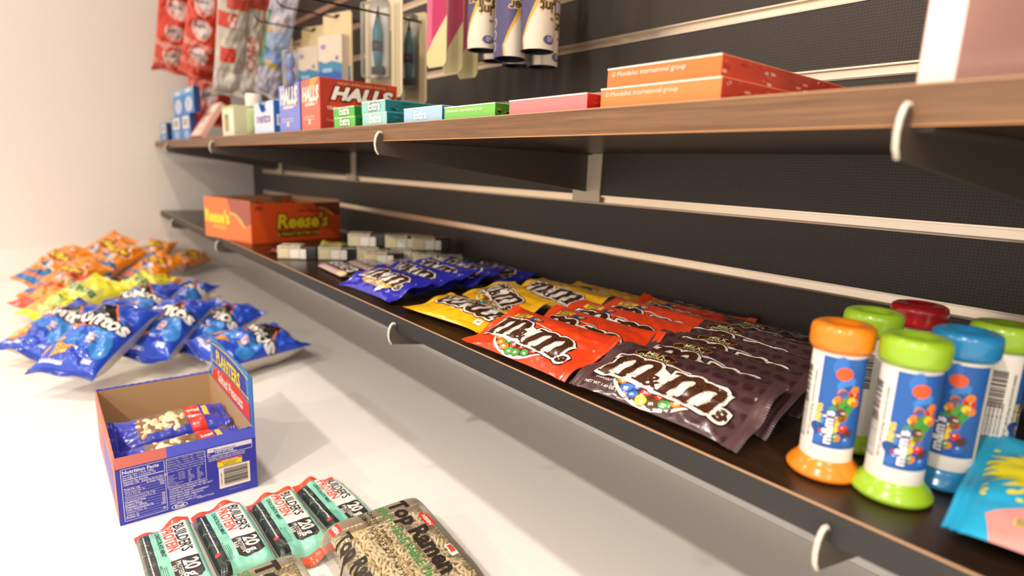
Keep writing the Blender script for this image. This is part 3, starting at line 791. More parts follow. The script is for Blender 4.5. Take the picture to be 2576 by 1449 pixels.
# ---- gum boxes
def gum(x0, x1, d, z, hh, cols, label, txt=None, tc='#f2f6ea', ts=.016, fine=None, yf=-.322, rot=0, grp='flat gum boxes along the upper shelf edge', spots=None):
    w = x1-x0; a = Art()
    if txt: a.text(txt, w*.30, hh*.22, ts, tc, 3, bold=.03, outline=[(.0009, cols[1], 2)] if txt == 'Extra' and hh < .016 else None)
    if fine: a.text(fine, w*.05, hh*.55, .0052, '#ffe9d8', 3)
    a.rect(0, hh-.0012, w, hh, '#f6efe2', 1)
    s2 = Art(); r = random.Random(int(abs(x0)*1000)+int(z*1e4))
    for i in range(26): s2.ell(r.uniform(.004, d-.004), r.uniform(.002, hh-.002), r.uniform(.002, .006), .0012, spots[i % len(spots)] if spots else cols[1], 1, 0, 8)
    return carton('gum_box', x0, x1, yf, d, z, hh, cols, label, 'box', grp, a, s2, None, rot, None, .0005)
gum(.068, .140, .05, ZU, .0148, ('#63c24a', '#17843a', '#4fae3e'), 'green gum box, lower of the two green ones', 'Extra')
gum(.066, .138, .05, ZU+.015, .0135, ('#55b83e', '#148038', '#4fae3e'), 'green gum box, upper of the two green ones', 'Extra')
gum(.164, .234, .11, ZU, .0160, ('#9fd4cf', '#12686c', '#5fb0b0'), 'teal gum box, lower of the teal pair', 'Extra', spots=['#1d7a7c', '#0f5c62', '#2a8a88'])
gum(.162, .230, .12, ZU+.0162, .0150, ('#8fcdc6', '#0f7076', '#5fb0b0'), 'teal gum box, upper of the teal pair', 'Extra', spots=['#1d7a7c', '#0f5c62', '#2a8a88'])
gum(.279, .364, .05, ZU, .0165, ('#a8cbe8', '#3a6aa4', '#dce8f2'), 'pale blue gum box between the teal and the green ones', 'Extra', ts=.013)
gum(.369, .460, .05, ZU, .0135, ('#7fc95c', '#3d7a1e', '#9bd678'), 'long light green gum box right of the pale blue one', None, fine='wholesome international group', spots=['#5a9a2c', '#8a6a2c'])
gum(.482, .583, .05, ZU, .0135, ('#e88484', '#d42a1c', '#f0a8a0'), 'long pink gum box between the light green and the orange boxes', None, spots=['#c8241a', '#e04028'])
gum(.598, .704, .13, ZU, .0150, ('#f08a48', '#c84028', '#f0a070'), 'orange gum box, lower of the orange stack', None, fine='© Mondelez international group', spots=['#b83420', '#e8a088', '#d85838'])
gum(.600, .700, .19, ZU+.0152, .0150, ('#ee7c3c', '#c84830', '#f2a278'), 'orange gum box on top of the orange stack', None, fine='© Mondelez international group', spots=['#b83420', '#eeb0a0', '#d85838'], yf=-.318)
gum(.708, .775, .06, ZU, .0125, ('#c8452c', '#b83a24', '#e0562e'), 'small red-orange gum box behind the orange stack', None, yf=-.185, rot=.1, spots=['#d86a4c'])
# ---- white and pink box at the right end
a = Art()
g_ = carton('white_carton', .812, .829, -.312, .22, ZU, .24, ('#f8f1e8', '#eeb2a4', '#f6efe4'), 'tall white and pink carton at the right end of the upper shelf', 'box', None, None, None)

# ================================================================== PEANUT BUTTER CUP BOX
e = empty('display_box', (-.478, -.298, ZL+.0003), (0, 0, 0)); tag(e, 'open orange peanut butter cup display box at the far left of the lower shelf', 'box')
RW, RH, RD_ = .242, .092, .215     # printed face length, height, depth
e.rotation_euler = (0, 0, math.radians(14))
g = Geo(); t = .0015; H2 = .098
OC = '#e8551c'
g.box((-t, 0, 0), (0, RW, RH), OC); g.box((-RD_, 0, 0), (-t, t, H2), '#ee7a3c'); g.box((-RD_, t, 0), (-RD_+t, RW, H2), OC); g.box((-RD_+t, RW-t, 0), (-t, RW, H2), OC); g.box((-RD_+t, t, 0), (-t, RW-t, t), '#b89468')
a = Art()
a.text("Reese's", RW*.55, RH*.36, RH*.50, '#f6d21c', 6, align='c', bold=.035, shear=.12, sx=1.02, outline=[(.0026, '#4a1c10', 5)])
a.text('MILK CHOCOLATE', RW*.66, RH*.77, RH*.075, '#7a2410', 3, align='c', bold=.03, sx=1.3)
a.poly([(RW*.27, RH*.28), (RW*.75, RH*.28), (RW*.71, RH*.13), (RW*.30, RH*.13)], '#3a1c10', 3)
a.text('2 PEANUT BUTTER CUPS', RW*.51, RH*.165, RH*.10, '#f0cc28', 4, align='c', bold=.03, sx=1.12)
a.poly([(RW*.68, RH), (RW, RH), (RW, RH*.66), (RW*.93, RH*.66), (RW*.90, RH*.74), (RW*.72, RH*.85)], '#7a2a14', 2)
a.stroke([(RW*(.72+.16*q), RH*(.86-.14*q*q)) for q in np.linspace(.1, 1.25, 8)], [.003, .004, .005, .006, .006, .006, .005, .003], '#eec24a', 3)
a.rect(RW*.05, RH*.89, RW*.12, RH*.915, '#8a2c14', 2); a.rect(RW*.04, RH*.84, RW*.13, RH*.865, '#8a2c14', 2)
a.on_plane(g, (0, 0, 0), (0, 1, 0), (0, 0, 1), (1, 0, 0), RW, RH)
b = Art()
b.text("Reese's", RD_*.02, RH*.42, RH*.42, '#f8d830', 5, bold=.05, outline=[(.002, '#e0983c', 4)])
b.rect(RD_*.18, RH*.26, RD_*.48, RH*.34, '#e8b02c', 2)
b.poly([(RD_*.52, H2), (RD_, H2), (RD_, RH*.50), (RD_*.9, RH*.42), (RD_*.62, RH*.62)], '#a8584a', 2)
b.stroke([(RD_*(.58+.30*q), RH*(.70-.32*q*q)) for q in np.linspace(0, 1, 8)], [.004, .006, .008, .009, .009, .008, .007, .004], '#efcf70', 3)
b.on_plane(g, (-RD_, 0, 0), (1, 0, 0), (0, 0, 1), (0, -1, 0), RD_, H2)
k_ = Art(); k_.rect(0, 0, RW, H2, '#b08a62', 1); k_.on_plane(g, (-RD_+t, RW, 0), (0, -1, 0), (0, 0, 1), (1, 0, 0), RW, H2)
k_ = Art(); k_.rect(0, 0, RD_, H2, '#c49c74', 1); k_.on_plane(g, (0, RW-t, 0), (-1, 0, 0), (0, 0, 1), (0, -1, 0), RD_, H2)
g.build('carton', PAPER, e)
M0 = Matrix.Translation(e.location) @ Matrix.Rotation(math.radians(14), 4, 'Z')
r = random.Random(5)
k = 0
for i in range(3):
    for j in range(5):
        k += 1
        m_ = M0 @ Matrix.Translation((-.045-i*.062, .038+j*.042, .045+r.uniform(0, .012))) @ Euler((r.uniform(-.5, .5), r.uniform(-.9, .9), r.uniform(-.4, .4))).to_matrix().to_4x4()
        a = Art(); a.text("Reese's", 0, -.006, .017, '#f6d21c', 3, align='c', bold=.04)
        pouch('peanut_butter_cup_pack', m_, .074, .040, .016, ('#e8581c', '#e8581c', '#c8401a'), a, .007, 3, 2.2, .5, .5, .05, .0008, .002, 4, .003, 200+k, (.1, .24), 14, 10, FILM, FILM, .45, None, 12, 0,
              'orange peanut butter cup pack lying inside the open orange display box', 'candy pack', 'orange packs inside the orange display box')

# ================================================================== CHOCOLATE BARS beside the orange box
def choc_bar(mat, label, L=.14, W=.048, T=.012, col='#3a211c', seed=0, kind=0):
    a = Art()
    if kind == 0:
        a.text("HERSHEY'S", 0, -.0090, .0235, '#e6dcd4', 3, align='c', bold=.03, sx=.95, sy=1.25)
        a.rect(-L/2, -W/2, L/2, -W/2+.009, '#b89a90', 1); a.rect(L*.28, -W/2+.001, L*.42, -W/2+.012, '#e8c890', 2)
    return pouch('chocolate_bar', mat, L, W, T, (col, col, '#1e1412'), a, .009, 8, 5, .35, .35, .02, .0004, .0006, 4, .0012, seed, (.1, .24), 26, 16, FILM, FILM, .45, None, 16, 0, label, 'chocolate bar', 'chocolate bars beside the orange box')
choc_bar(lying(-.055, -.262, ZL+.0005, -.06, .10), 'dark brown chocolate bar with silver lettering left of the blue bags, nearest', seed=301)
choc_bar(lying(-.060, -.205, ZL+.0005, -.04, .06), 'dark brown chocolate bar behind the nearest lettered bar', seed=302)
choc_bar(lying(-.070, -.142, ZL+.0005, -.02, .03), 'dark brown chocolate bar third back, partly hidden by blue bags', seed=303)
choc_bar(lying(-.300, -.240, ZL+.0005, .9, .0), 'thin silver and maroon bar lying in front of the orange box', .14, .036, .008, '#8c3a34', 304, 1)
def twin_pack(x, y, z, yaw, label, seed):
    """black wrapped pack with a folded cream and green printed sleeve"""
    e = empty('sleeved_candy_pack', (x, y, z), (0, 0, yaw)); tag(e, label, 'candy pack', 'black and cream sleeved packs by the orange box')
    r = random.Random(seed); L, W, H = .074, .044, .025
    g = Geo(); g.box((-L/2, -W/2, 0), (L/2, W/2, H), '#1d1614', .002); g.build('pack', FILM, e)
    g = Geo(); g.box((-L/2-.0008, -W/2-.0008, .0004), (L*.08, W/2+.0008, H+.0008), '#cfc4a6', .0016)
    a = Art()
    for i in range(4): a.ell(r.uniform(.008, L*.6), r.uniform(.006, W-.006), .008, .004, ['#7f9a5c', '#a8b488', '#e8dcc8', '#6a8a4c'][i], 1, r.uniform(-1, 1), 12)
    for i in range(3): a.rect(.006+i*.012, .001, .013+i*.012, .007, '#2a201c', 2)
    a.on_plane(g, (-L/2, -W/2-.0008, H+.0008), (1, 0, 0), (0, 1, 0), (0, 0, 1), L*.57, W)
    a = Art(); a.rect(.003, .003, .020, H-.004, '#ddd0a4', 1); a.rect(.024, .002, .040, H-.006, '#f1ebe0', 1); a.lines(.004, H-.003, .035, 1, .003, .0014, '#b06a60', 2, seed)
    a.on_plane(g, (-L/2, -W/2-.0008, 0), (1, 0, 0), (0, 0, 1), (0, -1, 0), L*.57, H)
    sl_ = g.build('sleeve', PAPER, e)
    g = Geo(); g.box((L*.08, -W/2-.004, .001), (L*.24, -W/2-.0006, H*.8), '#ece4d6', .0012); g.build('folded_flap', PAPER, sl_)
    return e
P_ = [(-.245, -.270, 0), (-.205, -.205, 0), (-.175, -.140, 0), (-.130, -.085, 0), (-.105, -.155, 0), (-.040, -.085, 0), (-.185, -.150, .0262), (-.135, -.095, .0262), (-.090, -.060, .0262), (.015, -.060, 0)]
LB = ['front left on the shelf', 'front second', 'bottom left behind', 'bottom middle', 'bottom near the wall', 'bottom right by the wall', 'stacked on top left', 'stacked on top middle', 'stacked on top near the wall', 'rightmost by the blue bags']
for i, (x, y, z) in enumerate(P_):
    twin_pack(x, y, ZL+.0004+z, 1.0+.08*(i % 3), 'black pack with a cream and green sleeve, '+LB[i], 20+i)
e = empty('candy_pouch', (0, 0, 0)); bpy.data.objects.remove(e)
a = Art(); a.ell(0, 0, .02, .010, '#f0a030', 1); a.ell(.012, .004, .008, .005, '#f4e04a', 2)
pouch('candy_pouch', lying(-.330, -.165, ZL+.0004, .3, .15), .07, .05, .016, ('#9fb43a', '#b8cc4a', '#8a9a3a'), a, .008, 3, 2, .5, .5, .05, .001, .003, 6, .005, 311, (.1, .24), 16, 12, FILM, FILM, .4, None, 14, 0, 'small lime green candy pouch against the orange display box', 'candy bag')

# ================================================================== SOUR CANDY POUCHES at the right edge
def sour_art():
    a = Art(); r = random.Random(2)
    # yellow splash
    cx, cy = -.022, .008
    pts = []
    for i in range(60):
        t = 2*pi*i/60; q = (.034 if i % 2 else .046)*(1+.12*math.sin(3*t)); pts.append((cx+q*1.15*math.cos(t), cy+q*.8*math.sin(t)))
    a.poly(pts, '#f5e61a', 2)
    for i in range(40):
        t = r.uniform(0, 2*pi); q = r.uniform(.040, .058); a.ell(cx+q*1.1*math.cos(t), cy+q*.8*math.sin(t), r.uniform(.001, .003), r.uniform(.001, .002), '#f5e61a', 2, t, 8)
    a.poly([(-.055, -.075), (.08, -.075), (.08, .000), (.05, -.004), (.035, -.020), (-.005, -.026), (-.02, -.034), (-.030, -.026), (-.048, -.030), (-.062, -.045)], '#f0958c', 3)
    a.rect(-.050, -.050, -.036, -.042, '#d8c47a', 5); a.lines(-.049, -.044, .012, 3, .0026, .0014, '#8a7a4a', 6, 2)
    a.text('SOUR', .012, -.002, .022, '#2a6a2a', 6, align='c', bold=.05, outline=[(.002, '#ffffff', 5)])
    return a
SA = sour_art()
for i, (x, y, yaw, z) in enumerate(((.930, -.240, .10, .001), (.952, -.170, .16, .0))):
    pouch('sour_candy_pouch', Matrix.Translation((x, y, ZL+z+(.012 if i == 0 else .0))) @ Matrix.Rotation(yaw, 4, 'Z') @ Matrix.Rotation(.13 if i == 0 else 0, 4, 'X'), .155, .128, .014, ('#22a8d4', '#22a8d4', '#1a88b0'), SA, .008, 4, 3, .5, .5, .03, .0008, .002, 5, .002, 320+i, (.1, .24), 40, 34, PAPER, FILM, .4, None, 40, 0,
          ['turquoise sour candy pouch with a yellow splash at the right frame edge', 'second turquoise sour candy pouch tucked behind the first'][i], 'candy bag', 'turquoise sour candy pouches')

# ================================================================== THE COUNTER: peanuts box
x1, x0_, ya, yb, hz = .205, -.036, -.636, -.489, .0815
e = empty('peanut_display_box', (0, 0, 0)); e.location = (x1, ya, ZC+.0003); tag(e, 'open blue salted peanuts display box with a raised printed flap on the counter', 'box')
LX, LY = x1-x0_, yb-ya; t = .0016; r = random.Random(6)
def jag(a, b, n, amp, z0, z1=None):
    z1 = z0 if z1 is None else z1
    return [(a+(b-a)*i/n, z0+(z1-z0)*i/n+(amp if i % 2 else 0)*r.uniform(.3, 1)) for i in range(n+1)]
BLUE = '#3a45c8'
g = Geo()
fr = [(0, 0), (LY, 0), (LY, hz-.002)]+jag(LY*.97, 0, 44, .0012, hz+.001, hz-.0075)      # front, seen from +x
g.prism(fr, 'x', -t, 0, BLUE)
bk = [(0, 0), (LY, 0)]+jag(LY, 0, 30, .0010, hz+.0005); g.prism(bk, 'x', -LX, -LX+t, BLUE)
lf = [(-LX, 0), (0, 0), (0, hz-.0085)]+jag(-.004, -LX*.35, 10, .005, hz-.010, hz-.002)+jag(-LX*.38, -LX, 12, .003, hz-.006, hz); g.prism(lf, 'y', 0, t, '#d8705c')
g.box((-LX+t, t, 0), (-t, LY-t, t), '#b08c60')
rt = [(-LX, 0), (0, 0), (0, .146), (-.008, .1465), (-.200, .1495), (-.2145, .1480), (-.2165, .100), (-LX, hz)]; g.prism(rt, 'y', LY-t, LY, '#2a6fb4')
a = Art()   # front print, u from ya (left in the photo) to yb
H = hz; W = LY
a.rect(0, H-.0135, W*.34, H+.004, '#d9746a', 1); a.rect(W*.34, H-.0135, W, H+.004, '#5560d8', 1)
a.rect(0, 0, W, H-.0135, '#2e36a8', 1)
IV = '#e9e4ee'
def frame_(x0, y0, x1, y1, th=.0005, c=IV, ly=3):
    a.rect(x0, y0, x1, y0+th, c, ly); a.rect(x0, y1-th, x1, y1, c, ly); a.rect(x0, y0, x0+th, y1, c, ly); a.rect(x1-th, y0, x1, y1, c, ly)
frame_(.0045, .0035, .0470, .0665)
a.text('Nutrition Facts', .0058, .0605, .0058, IV, 3, bold=.025)
a.text('Serving Size 1 Pack (28g)', .0060, .0575, .0030, IV, 3, bold=.01); a.text('Servings Per Container 24', .0060, .0548, .0030, IV, 3, bold=.01)
a.rect(.0058, .0528, .0458, .0537, IV, 3)
y = .0500
for s_, v_, b_ in (('Amount Per Serving', '', 1), ('Calories 170   Calories from Fat 130', '', 1), ('', '% Daily Value*', 1), ('Total Fat 14g', '22%', 1), (' Saturated Fat 2g', '10%', 0), (' Trans Fat 0g', '', 0), (' Polyunsaturated Fat 4.5g', '', 0), (' Monounsaturated Fat 7g', '', 0),
                  ('Cholesterol 0mg', '0%', 1), ('Sodium 95mg', '4%', 1), ('Potassium 200mg', '6%', 1), ('Total Carbohydrate 5g', '2%', 1), (' Dietary Fiber 2g', '10%', 0), (' Sugars 1g', '', 0), ('Protein 7g', '8%', 1)):
    if s_: a.text(s_, .0062, y, .0029, IV, 3, bold=.02 if b_ else 0)
    if v_: a.text(v_, .0455, y, .0029, IV, 3, bold=.015, align='r')
    a.rect(.0058, y-.0007, .0458, y-.0005, IV, 3); y -= .0031
frame_(.0485, .0300, .0895, .0665)
for i, s_ in enumerate(('Vitamin A 0%  •  Vitamin C 0%  •  Calcium 2%  •  Iron 6%', 'Vitamin E 15%  •  Thiamin 10%  •  Niacin 15%', 'Magnesium 10%  •  Copper 15%  •  Manganese 30%', '*Percent Daily Values are based on a 2,000', 'calorie diet. Your daily values may be higher', 'or lower depending on your calorie needs.')):
    a.text(s_, .0493, .0638-i*.0029, .0022, IV, 3)
for i, (p, q1, q2, q3) in enumerate((('', 'Calories:', '2,000', '2,500'), ('Total Fat', 'Less than', '65g', '80g'), ('Sat Fat', 'Less than', '20g', '25g'), ('Cholesterol', 'Less than', '300mg', '300mg'), ('Sodium', 'Less than', '2,400mg', '2,400mg'), ('Potassium', '', '3,500mg', '3,500mg'), ('Total Carbohydrate', '', '300g', '375g'), ('Dietary Fiber', '', '25g', '30g'))):
    for xx, s_ in ((.0495, p), (.0600, q1), (.0700, q2), (.0795, q3)):
        if s_: a.text(s_, xx, .0460-i*.0021, .0019, IV, 3)
for i, (s_, sz) in enumerate((('INGREDIENTS: PEANUTS, PEANUT', .0027), ('AND/OR COTTONSEED OIL, SEA SALT', .0027), ('CONTAINS: PEANUT.', .0027), ('MANUFACTURED ON EQUIPMENT', .0027), ('THAT PROCESSES TREE NUTS.', .0027), ('KRAFT FOODS GROUP, INC.', .0023), ('NORTHFIELD, IL 60093-2753 USA', .0023))):
    a.text(s_, .0493, .0268-i*.0030, sz, IV, 3, bold=.02)
a.ell(.0590, .0045, .0085, .0034, IV, 3); a.ell(.0590, .0045, .0077, .0027, '#2e36a8', 4); a.text('Kraft', .0590, .0030, .0048, IV, 5, align='c', bold=.04)
a.text('© KRAFT FOODS', .0780, .0070, .0024, IV, 3, bold=.02)
a.rect(.0920, .0580, .1400, .0625, '#2e36a8', 2); frame_(.0920, .0555, .1425, .0668); a.rect(.0925, .0612, .1420, .0664, IV, 3)
a.text('visit us at: planters.com', .0985, .0624, .0026, '#2e36a8', 5, bold=.02); a.text('1-877-677-3268', .1000, .0584, .0032, IV, 5, bold=.04); a.text('please have package available', .0965, .0562, .0024, IV, 5, bold=.02)
a.text('FOR BEST WHEN USED BY INFORMATION,', .0925, .0527, .0022, IV, 3, bold=.02); a.text('PLEASE SEE DATE PRINTED ON PACKAGE.', .0925, .0502, .0022, IV, 3, bold=.02)
a.rect(.1020, .0395, .1300, .0488, '#f0dc30', 3); a.rect(.1020, .0460, .1300, .0488, '#e05a2c', 4); a.text('CHOKING HAZARD', .1160, .0464, .0021, '#f6eee0', 5, align='c', bold=.02)
for i, s_ in enumerate(('Do not give nuts to', 'children under 4.')): a.text(s_, .1160, .0435-i*.0026, .0021, '#3a3010', 5, align='c', bold=.02)
a.rect(.1030, .0110, .1385, .0385, '#f3ead8', 3); b = random.Random(9); y = .0362
while y > .0145:
    q = b.choice((.0003, .0005, .0009)); a.rect(.1085, y-q, .1360, y, '#221c1c', 5); y -= q+b.choice((.0004, .0007))
a.text('0 29000 01684 1', .1065, .0150, .0026, '#221c1c', 5, rot=pi/2)
a.text('0436908673500', .1130, .0060, .0024, '#8f98e0', 3)
a.on_plane(g, (0, 0, 0), (0, 1, 0), (0, 0, 1), (1, 0, 0), W, H)
# left side print
b = Art(); b.rect(0, 0, LX, hz*.90, '#c9543e', 1); b.rect(LX*.35, .01, LX*.85, .05, '#3a45b8', 2); b.on_plane(g, (-LX, 0, 0), (1, 0, 0), (0, 0, 1), (0, -1, 0), LX, hz-.011)
# raised flap print: u along x from the back, v up; lower edge at the rim
b = Art(); FH = .066; FW = .203
b.rect(0, 0, FW, FH, '#3f8ad0', 1)
b.poly([(0, 0), (FW, 0), (FW, FH*.36), (FW*.75, FH*.44), (FW*.4, FH*.43), (FW*.12, FH*.33), (.012, FH*.20)], '#e03a24', 3)
b.poly([(.012, FH*.34), (.018, FH*.90), (FW*.30, FH*.95), (FW*.62, FH*.94), (FW*.93, FH*.84), (FW*.965, FH*.40), (FW*.75, FH*.46), (FW*.4, FH*.45), (FW*.12, FH*.35)], '#2c3aa8', 2)
b.text('PLANTERS', FW*.50, FH*.515, .0262, '#f0dc32', 6, align='c', bold=.03, sx=1.05, sy=1.0, outline=[(.0013, '#f6ee9a', 5)] if 0 else None)
b.stroke([(.014+FW*.93*q, FH*(.46-.0+.04*math.sin(pi*q))) for q in np.linspace(0, 1, 12)], .0018, '#f0dc32', 5)
b.stroke([(.020+FW*.90*q, FH*(.86+.07*math.sin(pi*q))) for q in np.linspace(0, 1, 12)], .0018, '#f0dc32', 5)
b.text('Salted Peanuts', FW*.53, FH*.10, .0200, '#f8f2ea', 6, align='c', bold=.02, sx=1.12, sy=1.1)
b.rect(.0045, FH*.05, .0075, FH*.55, '#f0cf38', 4)
b.on_plane(g, (-.2155, LY-t, .083), (1, 0, 0), (0, 0, 1), (0, -1, 0), FW+.012, FH-.001)
g.build('carton', PAPER, e)
# raw inner faces
g = Geo(); KR = '#b8976e'
def inner(pts, ax, a0, a1): g.prism(pts, ax, a0, a1, KR)
inner([(.0017, t), (LY-.0017, t), (LY-.0017, hz-.001), (.0017, hz-.0012)], 'x', -LX+t, -LX+t+.0004)
inner([(-LX+.002, t), (-.002, t), (-.002, hz-.010), (-LX*.35, hz-.004), (-LX+.002, hz-.002)], 'y', t, t+.0004)
inner([(-LX+.002, t), (-.002, t), (-.002, .0805), (-LX+.002, .0805)], 'y', LY-t-.0004, LY-t)
g.build('raw_inner_faces', KRAFT, e)
def peanut_art():
    a = Art(); L_, W_ = .150, .045
    a.rect(-.052, -.018, .026, .020, '#7a5a38', 1)
    a.rect(.026, -.030, .050, .03, '#d8342a', 3, .12); a.text('Salted', .038, .004, .008, '#f8efe4', 5, align='c', bold=.03, rot=.1); a.text('Peanuts', .039, -.007, .007, '#f8efe4', 5, align='c', bold=.03, rot=.1)
    a.rect(.053, -.008, .062, .016, '#d8c84a', 3, .1); a.text('NET WT', -.066, -.010, .004, '#cfd4f4', 3)
    return a
PA = peanut_art()
def peanut_pack(m, label, seed):
    o = pouch('peanut_pack', m, .185, .058, .024, ('#3039b0', '#2c34a4', '#262e90'), PA, .010, 3, 2.2, .5, .55, .05, .0008, .0018, 5, .004, seed, (.1, .24), 46, 20, FILM, FILM, .42, None, 24, 0, label, 'snack pack', 'peanut packs inside the peanuts box')
    g = Geo(); r = random.Random(seed)
    for i in range(34):
        x, y = r.uniform(-.048, .020), r.uniform(-.015, .016); q = Euler((0, 0, r.uniform(0, 3.1)))
        z = .024*(1-(abs(x)/.0825)**3)**.5*(1-min(1, (abs(y)/.029))**2.2)**.55-.0036+.0003
        g.ellipsoid((x, y, z), (.0082, .0054, .0050), r.choice(['#e6c592', '#f0d8aa', '#dcb67e', '#f6e4c0']), q, 12, 8)
    g.build('peanuts', PLAST, [c for c in o.children if c.name.startswith('wrapper')][0])
    return o
peanut_pack(frame((.075, -.575, ZC+.052), (.25, .94, .14), (.55, -.1, .8)) @ Matrix.Translation((0, 0, -.012)) if 0 else lying(.130, -.563, ZC+.034, pi/2-.02, .02, .04), 'blue peanut pack in the open box, nearer to the viewer', 401) if 0 else None
def ppack(x, z, yaw, roll, til, label, seed):
    # long side runs across the box (along y)
    m = Matrix.Translation((x, (ya+yb)/2, ZC+z)) @ Matrix.Rotation(pi/2+yaw, 4, 'Z') @ Matrix.Rotation(til, 4, 'X') @ Matrix.Rotation(-roll, 4, 'Y') @ Matrix.Diagonal((.74, 1, 1, 1))
    return peanut_pack(m, label, seed)
ppack(.158, .040, 0, .03, .30, 'blue peanut pack with a red band, nearer of the two in the box', 401)
ppack(.082, .046, 0, .06, .30, 'blue peanut pack with a red band, farther of the two in the box', 402)

# ================================================================== PROTEIN BARS
def bar_art():
    a = Art(); L_, W_ = .118, .050
    MI = '#8fd6be'
    a.rect(-L_/2, -W_/2, L_/2, -W_/2+.010, '#26302c', 1)
    r = random.Random(7)
    for i in range(40): a.ell(r.uniform(-.058, .058), -W_/2+r.uniform(0, .012), r.uniform(.001, .004), .0005, ['#5a6a62', '#3c4a44', '#7a8a80'][i % 3], 2, r.uniform(-.6, .6), 8)
    a.rect(-L_/2, -W_/2+.010, L_/2, W_/2, MI, 2)
    a.rect(-.060, -W_/2+.0205, .012, W_/2-.0045, '#f6f0e6', 3)
    a.poly([(.012, -W_/2+.0205), (.042, -W_/2+.0205), (.047, -W_/2+.026), (.047, W_/2-.0085), (.043, W_/2-.0045), (.012, W_/2-.0045)], '#3b3838', 3)
    a.text("BUILDER'S", -.0520, .0078, .0148, '#2c2a2a', 5, bold=.02, sx=.80)
    a.text('PROTEIN', -.0520, -.0035, .0148, '#e04a28', 5, bold=.02, sx=.80)
    a.text('CHOCOLATE MINT', -.0480, -W_/2+.0150, .0055, '#2f4a42', 5, bold=.02)
    a.text('20', .0165, .0058, .0185, '#f2ece2', 5, bold=.035, sx=.95); a.text('g', .0375, .0058, .0135, '#f2ece2', 5, bold=.03)
    a.text('PROTEIN', .0150, -.0005, .0062, '#e8e0d4', 5, bold=.02); a.text('BAR', .0200, -.0055, .0062, '#e8e0d4', 5, bold=.02)
    a.lines(.018, -.0068-.003, .026, 4, .0016, .0008, '#4f8f7c', 3, 4)
    a.lines(-.050, -W_/2+.004, .08, 1, .002, .0012, '#c8cfc8', 3, 5)
    for i in range(4): a.rect(-.0595, -.012+i*.0095, -.0555, -.006+i*.0095, '#f6f0e6', 4)
    a.rect(-.062, -.03, -.0595+.002, .03, '#e9502c', 3)
    a.ell(.030, -W_/2+.0035, .003, .0025, '#d83a2c', 3)
    return a
BA = bar_art()
def protein_bar(x, y, yaw, label, seed):
    m = Matrix.Translation((x, y, ZC+.0004)) @ Matrix.Rotation(yaw, 4, 'Z')
    o = pouch('protein_bar', m, .150, .052, .0185, (lambda u, v: '#e9502c' if u < -.0575 else ('#26302c' if v < -.0155 else '#7cc9b0'), '#e2512e', '#b8c4bc'), BA, .016, 12, 7, .30, .30, .02, .0004, .0008, 5, .0035, seed, (.1, .24), 50, 26, FILM, FOIL, .5, None, 30, 0, label, 'protein bar', 'mint protein bars side by side on the counter')
    return o
for i, (x, y, yw, lb) in enumerate(((.322, -.602, .0, 'mint green protein bar at the left end of the row of four'), (.318, -.546, .01, 'mint green protein bar second from the left, showing 20g clearly'),
                                    (.324, -.490, -.01, 'mint green protein bar third from the left with a creased label'), (.322, -.433, .02, 'mint green protein bar at the right end, partly under the noodle pack'))):
    protein_bar(x, y, yw, lb, 420+i)
# ================================================================== NOODLE PACKS
def noodles(L, W, H, seed):
    g = Geo(); r = random.Random(seed); C = ['#f6e8c6', '#fbf0d4', '#f0deb4', '#ead6a4']
    g.box((-L/2+.004, -W/2+.004, .002), (L/2-.004, W/2-.004, H*.6), '#e6d2a0', .004)
    rows = 15
    for k in range(rows):
        y0 = -W/2+.006+(W-.012)*k/(rows-1)
        ph = r.uniform(0, 6.28)
        for q in range(2):
            pts = []; n = 90; hh = H*.62+q*.0016+.0035*(k % 2)
            for i in range(n+1):
                s_ = i/n; x = -L/2+.006+(L-.012)*s_
                env = min(1, s_*9, (1-s_)*9)
                pts.append((x+.0022*math.sin(s_*80+ph), y0+.0034*math.sin(s_*62+ph+q*1.7+.5*math.sin(s_*9)), hh*(.55+.45*env)+.0018*math.sin(s_*75+ph*2+q*2)))
            g.tube(pts, .00150, C[(k+q) % 4], 6, False)
    # cut end loops along the border
    for sgn in (-1, 1):
        for k in range(20):
            y = -W/2+.006+(W-.012)*k/19; pts = [(sgn*(L/2-.008+.006*math.sin(t)), y+.002*math.cos(t*2), H*.5-.010*math.cos(t)) for t in np.linspace(0, pi, 9)]
            g.tube(pts, .0011, C[k % 4], 6, False)
    for sgn in (-1, 1):
        for k in range(26):
            x = -L/2+.006+(L-.012)*k/25; pts = [(x+.002*math.cos(t*2), sgn*(W/2-.006+.005*math.sin(t)), H*.48-.009*math.cos(t)) for t in np.linspace(0, pi, 9)]
            g.tube(pts, .0011, C[k % 4], 6, False)
    return g
